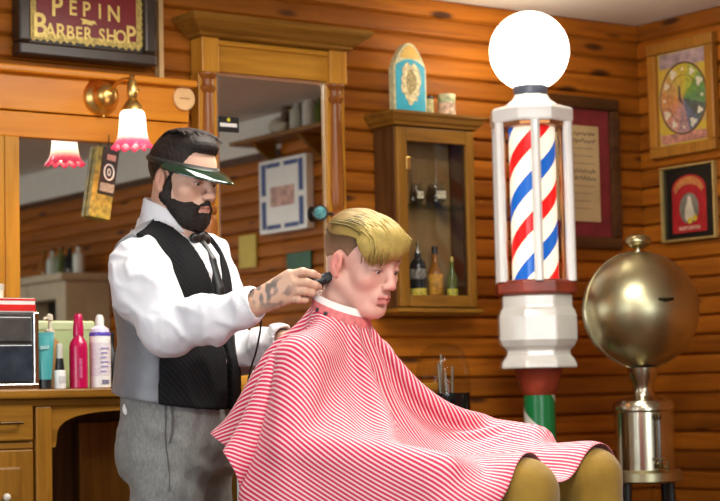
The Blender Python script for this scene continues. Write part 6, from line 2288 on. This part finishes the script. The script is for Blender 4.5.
NT, NR_ = 168, 52
RHO0 = 0.066
XFRONT, XBACK, YSIDE = 0.690, 0.44, 0.74
th = 2*np.pi*np.arange(NT)/NT
def reach(t_):
    c, s_ = math.cos(t_), math.sin(t_)
    n_ = 5.0
    if c <= 0.12:
        return XBACK+(YSIDE-XBACK)*max(0.0, 1-(0.12-c))**5
    ax_ = XFRONT+0.09*s_
    return (abs(c/ax_)**n_+abs(s_/YSIDE)**n_)**(-1/n_)
RR = np.array([reach(t_) for t_ in th])
uu = np.linspace(0, 1, NR_)
RHO = RHO0+(RR[None, :]-RHO0)*uu[:, None]                   # ring index, angle index
FX, FYc = RHO*np.cos(th)[None, :], RHO*np.sin(th)[None, :]
NC = np.array([-0.046, 4.362, 1.243])
tilt = 0.42
RF = Frame(NC, math.radians(32))
def lay(fx, fy):
    rr = np.sqrt(fx*fx+fy*fy)
    zz = -tilt*np.clip(fx, -0.08, 0.08)-0.30*np.maximum(rr-RHO0, 0)-0.004
    L = np.stack([fx, fy, zz], -1)
    return RF.c+L@RF.R.T
P0 = lay(FX, FYc)
pos = P0.copy()
prev = pos.copy()
flat = np.stack([FX, FYc], -1)
pin = pos[0].copy()


def rest(sa, sb):
    return np.linalg.norm(flat[sa]-flat[sb], axis=-1)


cons = []
def add_con(ia, ib, w):
    A = flat.reshape(-1, 2)
    cons.append((ia, ib, np.linalg.norm(A[ia]-A[ib], axis=1), w))
ID = np.arange(NR_*NT).reshape(NR_, NT)
def ring_pairs(dr_, dt_, w):
    for par in (0, 1):
        if dr_ == 0:
            a = ID[:, par*dt_::2*dt_] if False else ID
            sel = ((np.arange(NT)//dt_) % 2) == par
            ia = ID[:, sel].ravel()
            ib = np.roll(ID, -dt_, axis=1)[:, sel].ravel()
        else:
            rows = np.arange(NR_-dr_)
            rows = rows[((rows//dr_) % 2) == par]
            ia = ID[rows].ravel()
            ib = np.roll(ID, -dt_, axis=1)[rows+dr_].ravel()
        add_con(ia, ib, w)
ring_pairs(1, 0, 1.0)
ring_pairs(0, 1, 1.0)
ring_pairs(1, 1, 0.5)
ring_pairs(1, -1, 0.5)
ring_pairs(4, 0, 0.25)
ring_pairs(0, 4, 0.25)
dmax = RHO-RHO0
STEPS = 240
dt2g = 9.8*(1/60.0)**2*0.40
rs = np.random.RandomState(2)
for step in range(STEPS):
    vel = (pos-prev)*0.965
    sp = np.linalg.norm(vel, axis=-1, keepdims=True)
    vel = vel*np.minimum(1.0, 0.008/(sp+1e-9))
    prev = pos.copy()
    pos = pos+vel
    pos[..., 2] -= dt2g
    pf = pos.reshape(-1, 3)
    vf = prev.reshape(-1, 3)
    for it in range(6):
        for ia, ib, L0, w in cons:
            d = pf[ib]-pf[ia]
            L = np.sqrt((d*d).sum(1))+1e-9
            c_ = (0.5*w*(L-L0)/L)[:, None]*d
            pf[ia] += c_
            pf[ib] -= c_
        pf[:NT] = pin
        if it in (1, 3):
            pf, vf = collide(pf, vf, 0.3)
    # never farther from its neck point than the cloth is long
    d = pos-pin[None]
    L = np.linalg.norm(d, axis=-1)+1e-9
    over = np.maximum(L-dmax*1.01, 0)/L
    pos -= d*over[..., None]*0.5
    pf = pos.reshape(-1, 3)
    pf, vf = collide(pf, vf)
    pf[:NT] = pin
    pos = pf.reshape(NR_, NT, 3)
    prev = vf.reshape(NR_, NT, 3)
    prev[0] = pin
V = pos.reshape(-1, 3)
q = []
for i in range(NR_-1):
    a = ID[i]
    b_ = ID[i+1]
    q.append(np.stack([a, b_, np.roll(b_, -1), np.roll(a, -1)], 1))
F = np.concatenate(q)
cape_o = NC*np.array([1, 1, 0])+np.array([0, 0, V[:, 2].min()])
cape = thing('barber_cape', 'red and white striped barber cape draped over the seated client', 'cape', v2w(cape_o), -YAW)
m, nt, b = new_mat('striped_cape_cloth')
uv = nd(nt, 'ShaderNodeUVMap', uv_map='cloth')
sx = nd(nt, 'ShaderNodeSeparateXYZ')
nt.links.new(uv.outputs[0], sx.inputs[0])
dv = nd(nt, 'ShaderNodeMath', operation='DIVIDE')
dv.inputs[1].default_value = 0.0086
nt.links.new(sx.outputs['Y'], dv.inputs[0])
fr = nd(nt, 'ShaderNodeMath', operation='FRACT')
nt.links.new(dv.outputs[0], fr.inputs[0])
r1 = ramp(nt, [(0.0, (0.54, 0.006, 0.058)), (0.55, (0.54, 0.006, 0.058)), (0.62, (0.72, 0.53, 0.53)), (0.95, (0.72, 0.53, 0.53)), (1.0, (0.54, 0.006, 0.058))])
nt.links.new(fr.outputs[0], r1.inputs['Fac'])
nt.links.new(r1.outputs['Color'], b.inputs['Base Color'])
b.inputs['Roughness'].default_value = 0.62
b.inputs['Sheen Weight'].default_value = 0.15
o = np_mesh('cloth', V, F, m, cape, cape_o)
uvl = o.data.uv_layers.new(name='cloth')
li = np.zeros(len(o.data.loops), np.int32)
o.data.loops.foreach_get('vertex_index', li)
fl2 = flat.reshape(-1, 2)
ang_ = math.radians(4)
U = fl2@np.array([[math.cos(ang_), math.sin(ang_)], [-math.sin(ang_), math.cos(ang_)]])+np.array([5.0, 5.0])
uvl.data.foreach_set('uv', U[li].astype(np.float32).ravel())
sb_ = o.modifiers.new('sub', 'SUBSURF')
sb_.levels = 1
sb_.render_levels = 1
md = o.modifiers.new('thick', 'SOLIDIFY')
md.thickness = 0.0016
md.offset = 1.0
# neck band of the cape and the white paper strip inside it
def neck_ring(name, mat, r0, dz0, dz1, parent, org, sh=0.0):
    vs, fs = [], []
    n = 60
    for k in range(n):
        a = 2*math.pi*k/n
        for (ro, dz) in ((r0+0.003, dz0), (r0, dz1), (r0-0.003, dz1), (r0-0.002, dz0)):
            fx, fy = ro*math.cos(a), ro*math.sin(a)
            vs.append(RF.c+RF.R@np.array([fx+sh, fy, -tilt*fx+dz]))
    for k in range(n):
        k2 = (k+1) % n
        for j in range(4):
            fs.append((k*4+j, k2*4+j, k2*4+(j+1) % 4, k*4+(j+1) % 4))
    return build(B().add(vs, fs), name, mat, parent, smooth=True, org=org)
neck_ring('neck_band', plain('cape_band', (0.62, 0.16, 0.16), 0.7, vary=0.25, scale=90), 0.067, -0.010, 0.014, cape, cape_o)
neck_ring('neck_strip', plain('white_paper_strip', (0.80, 0.76, 0.72), 0.9, vary=0.03), 0.0635, 0.0, 0.030, client, ko)

for px, py in ((317, 311), (325, 314)):
    sn = atV(px, py, 4.38)
    i_ = np.argmin(np.linalg.norm((V-CAM*np.array([0, 0, 1]))[:, [0, 2]]/V[:, 1:2]-(sn-CAM*np.array([0, 0, 1]))[[0, 2]]/sn[1], axis=1)+0.05*(V[:, 1]-4.3))
    build(B().ball(V[i_]+np.array([0, -0.003, 0]), 0.0055, 12, 8), 'snap_button', BLACKM, cape, smooth=True, org=cape_o)
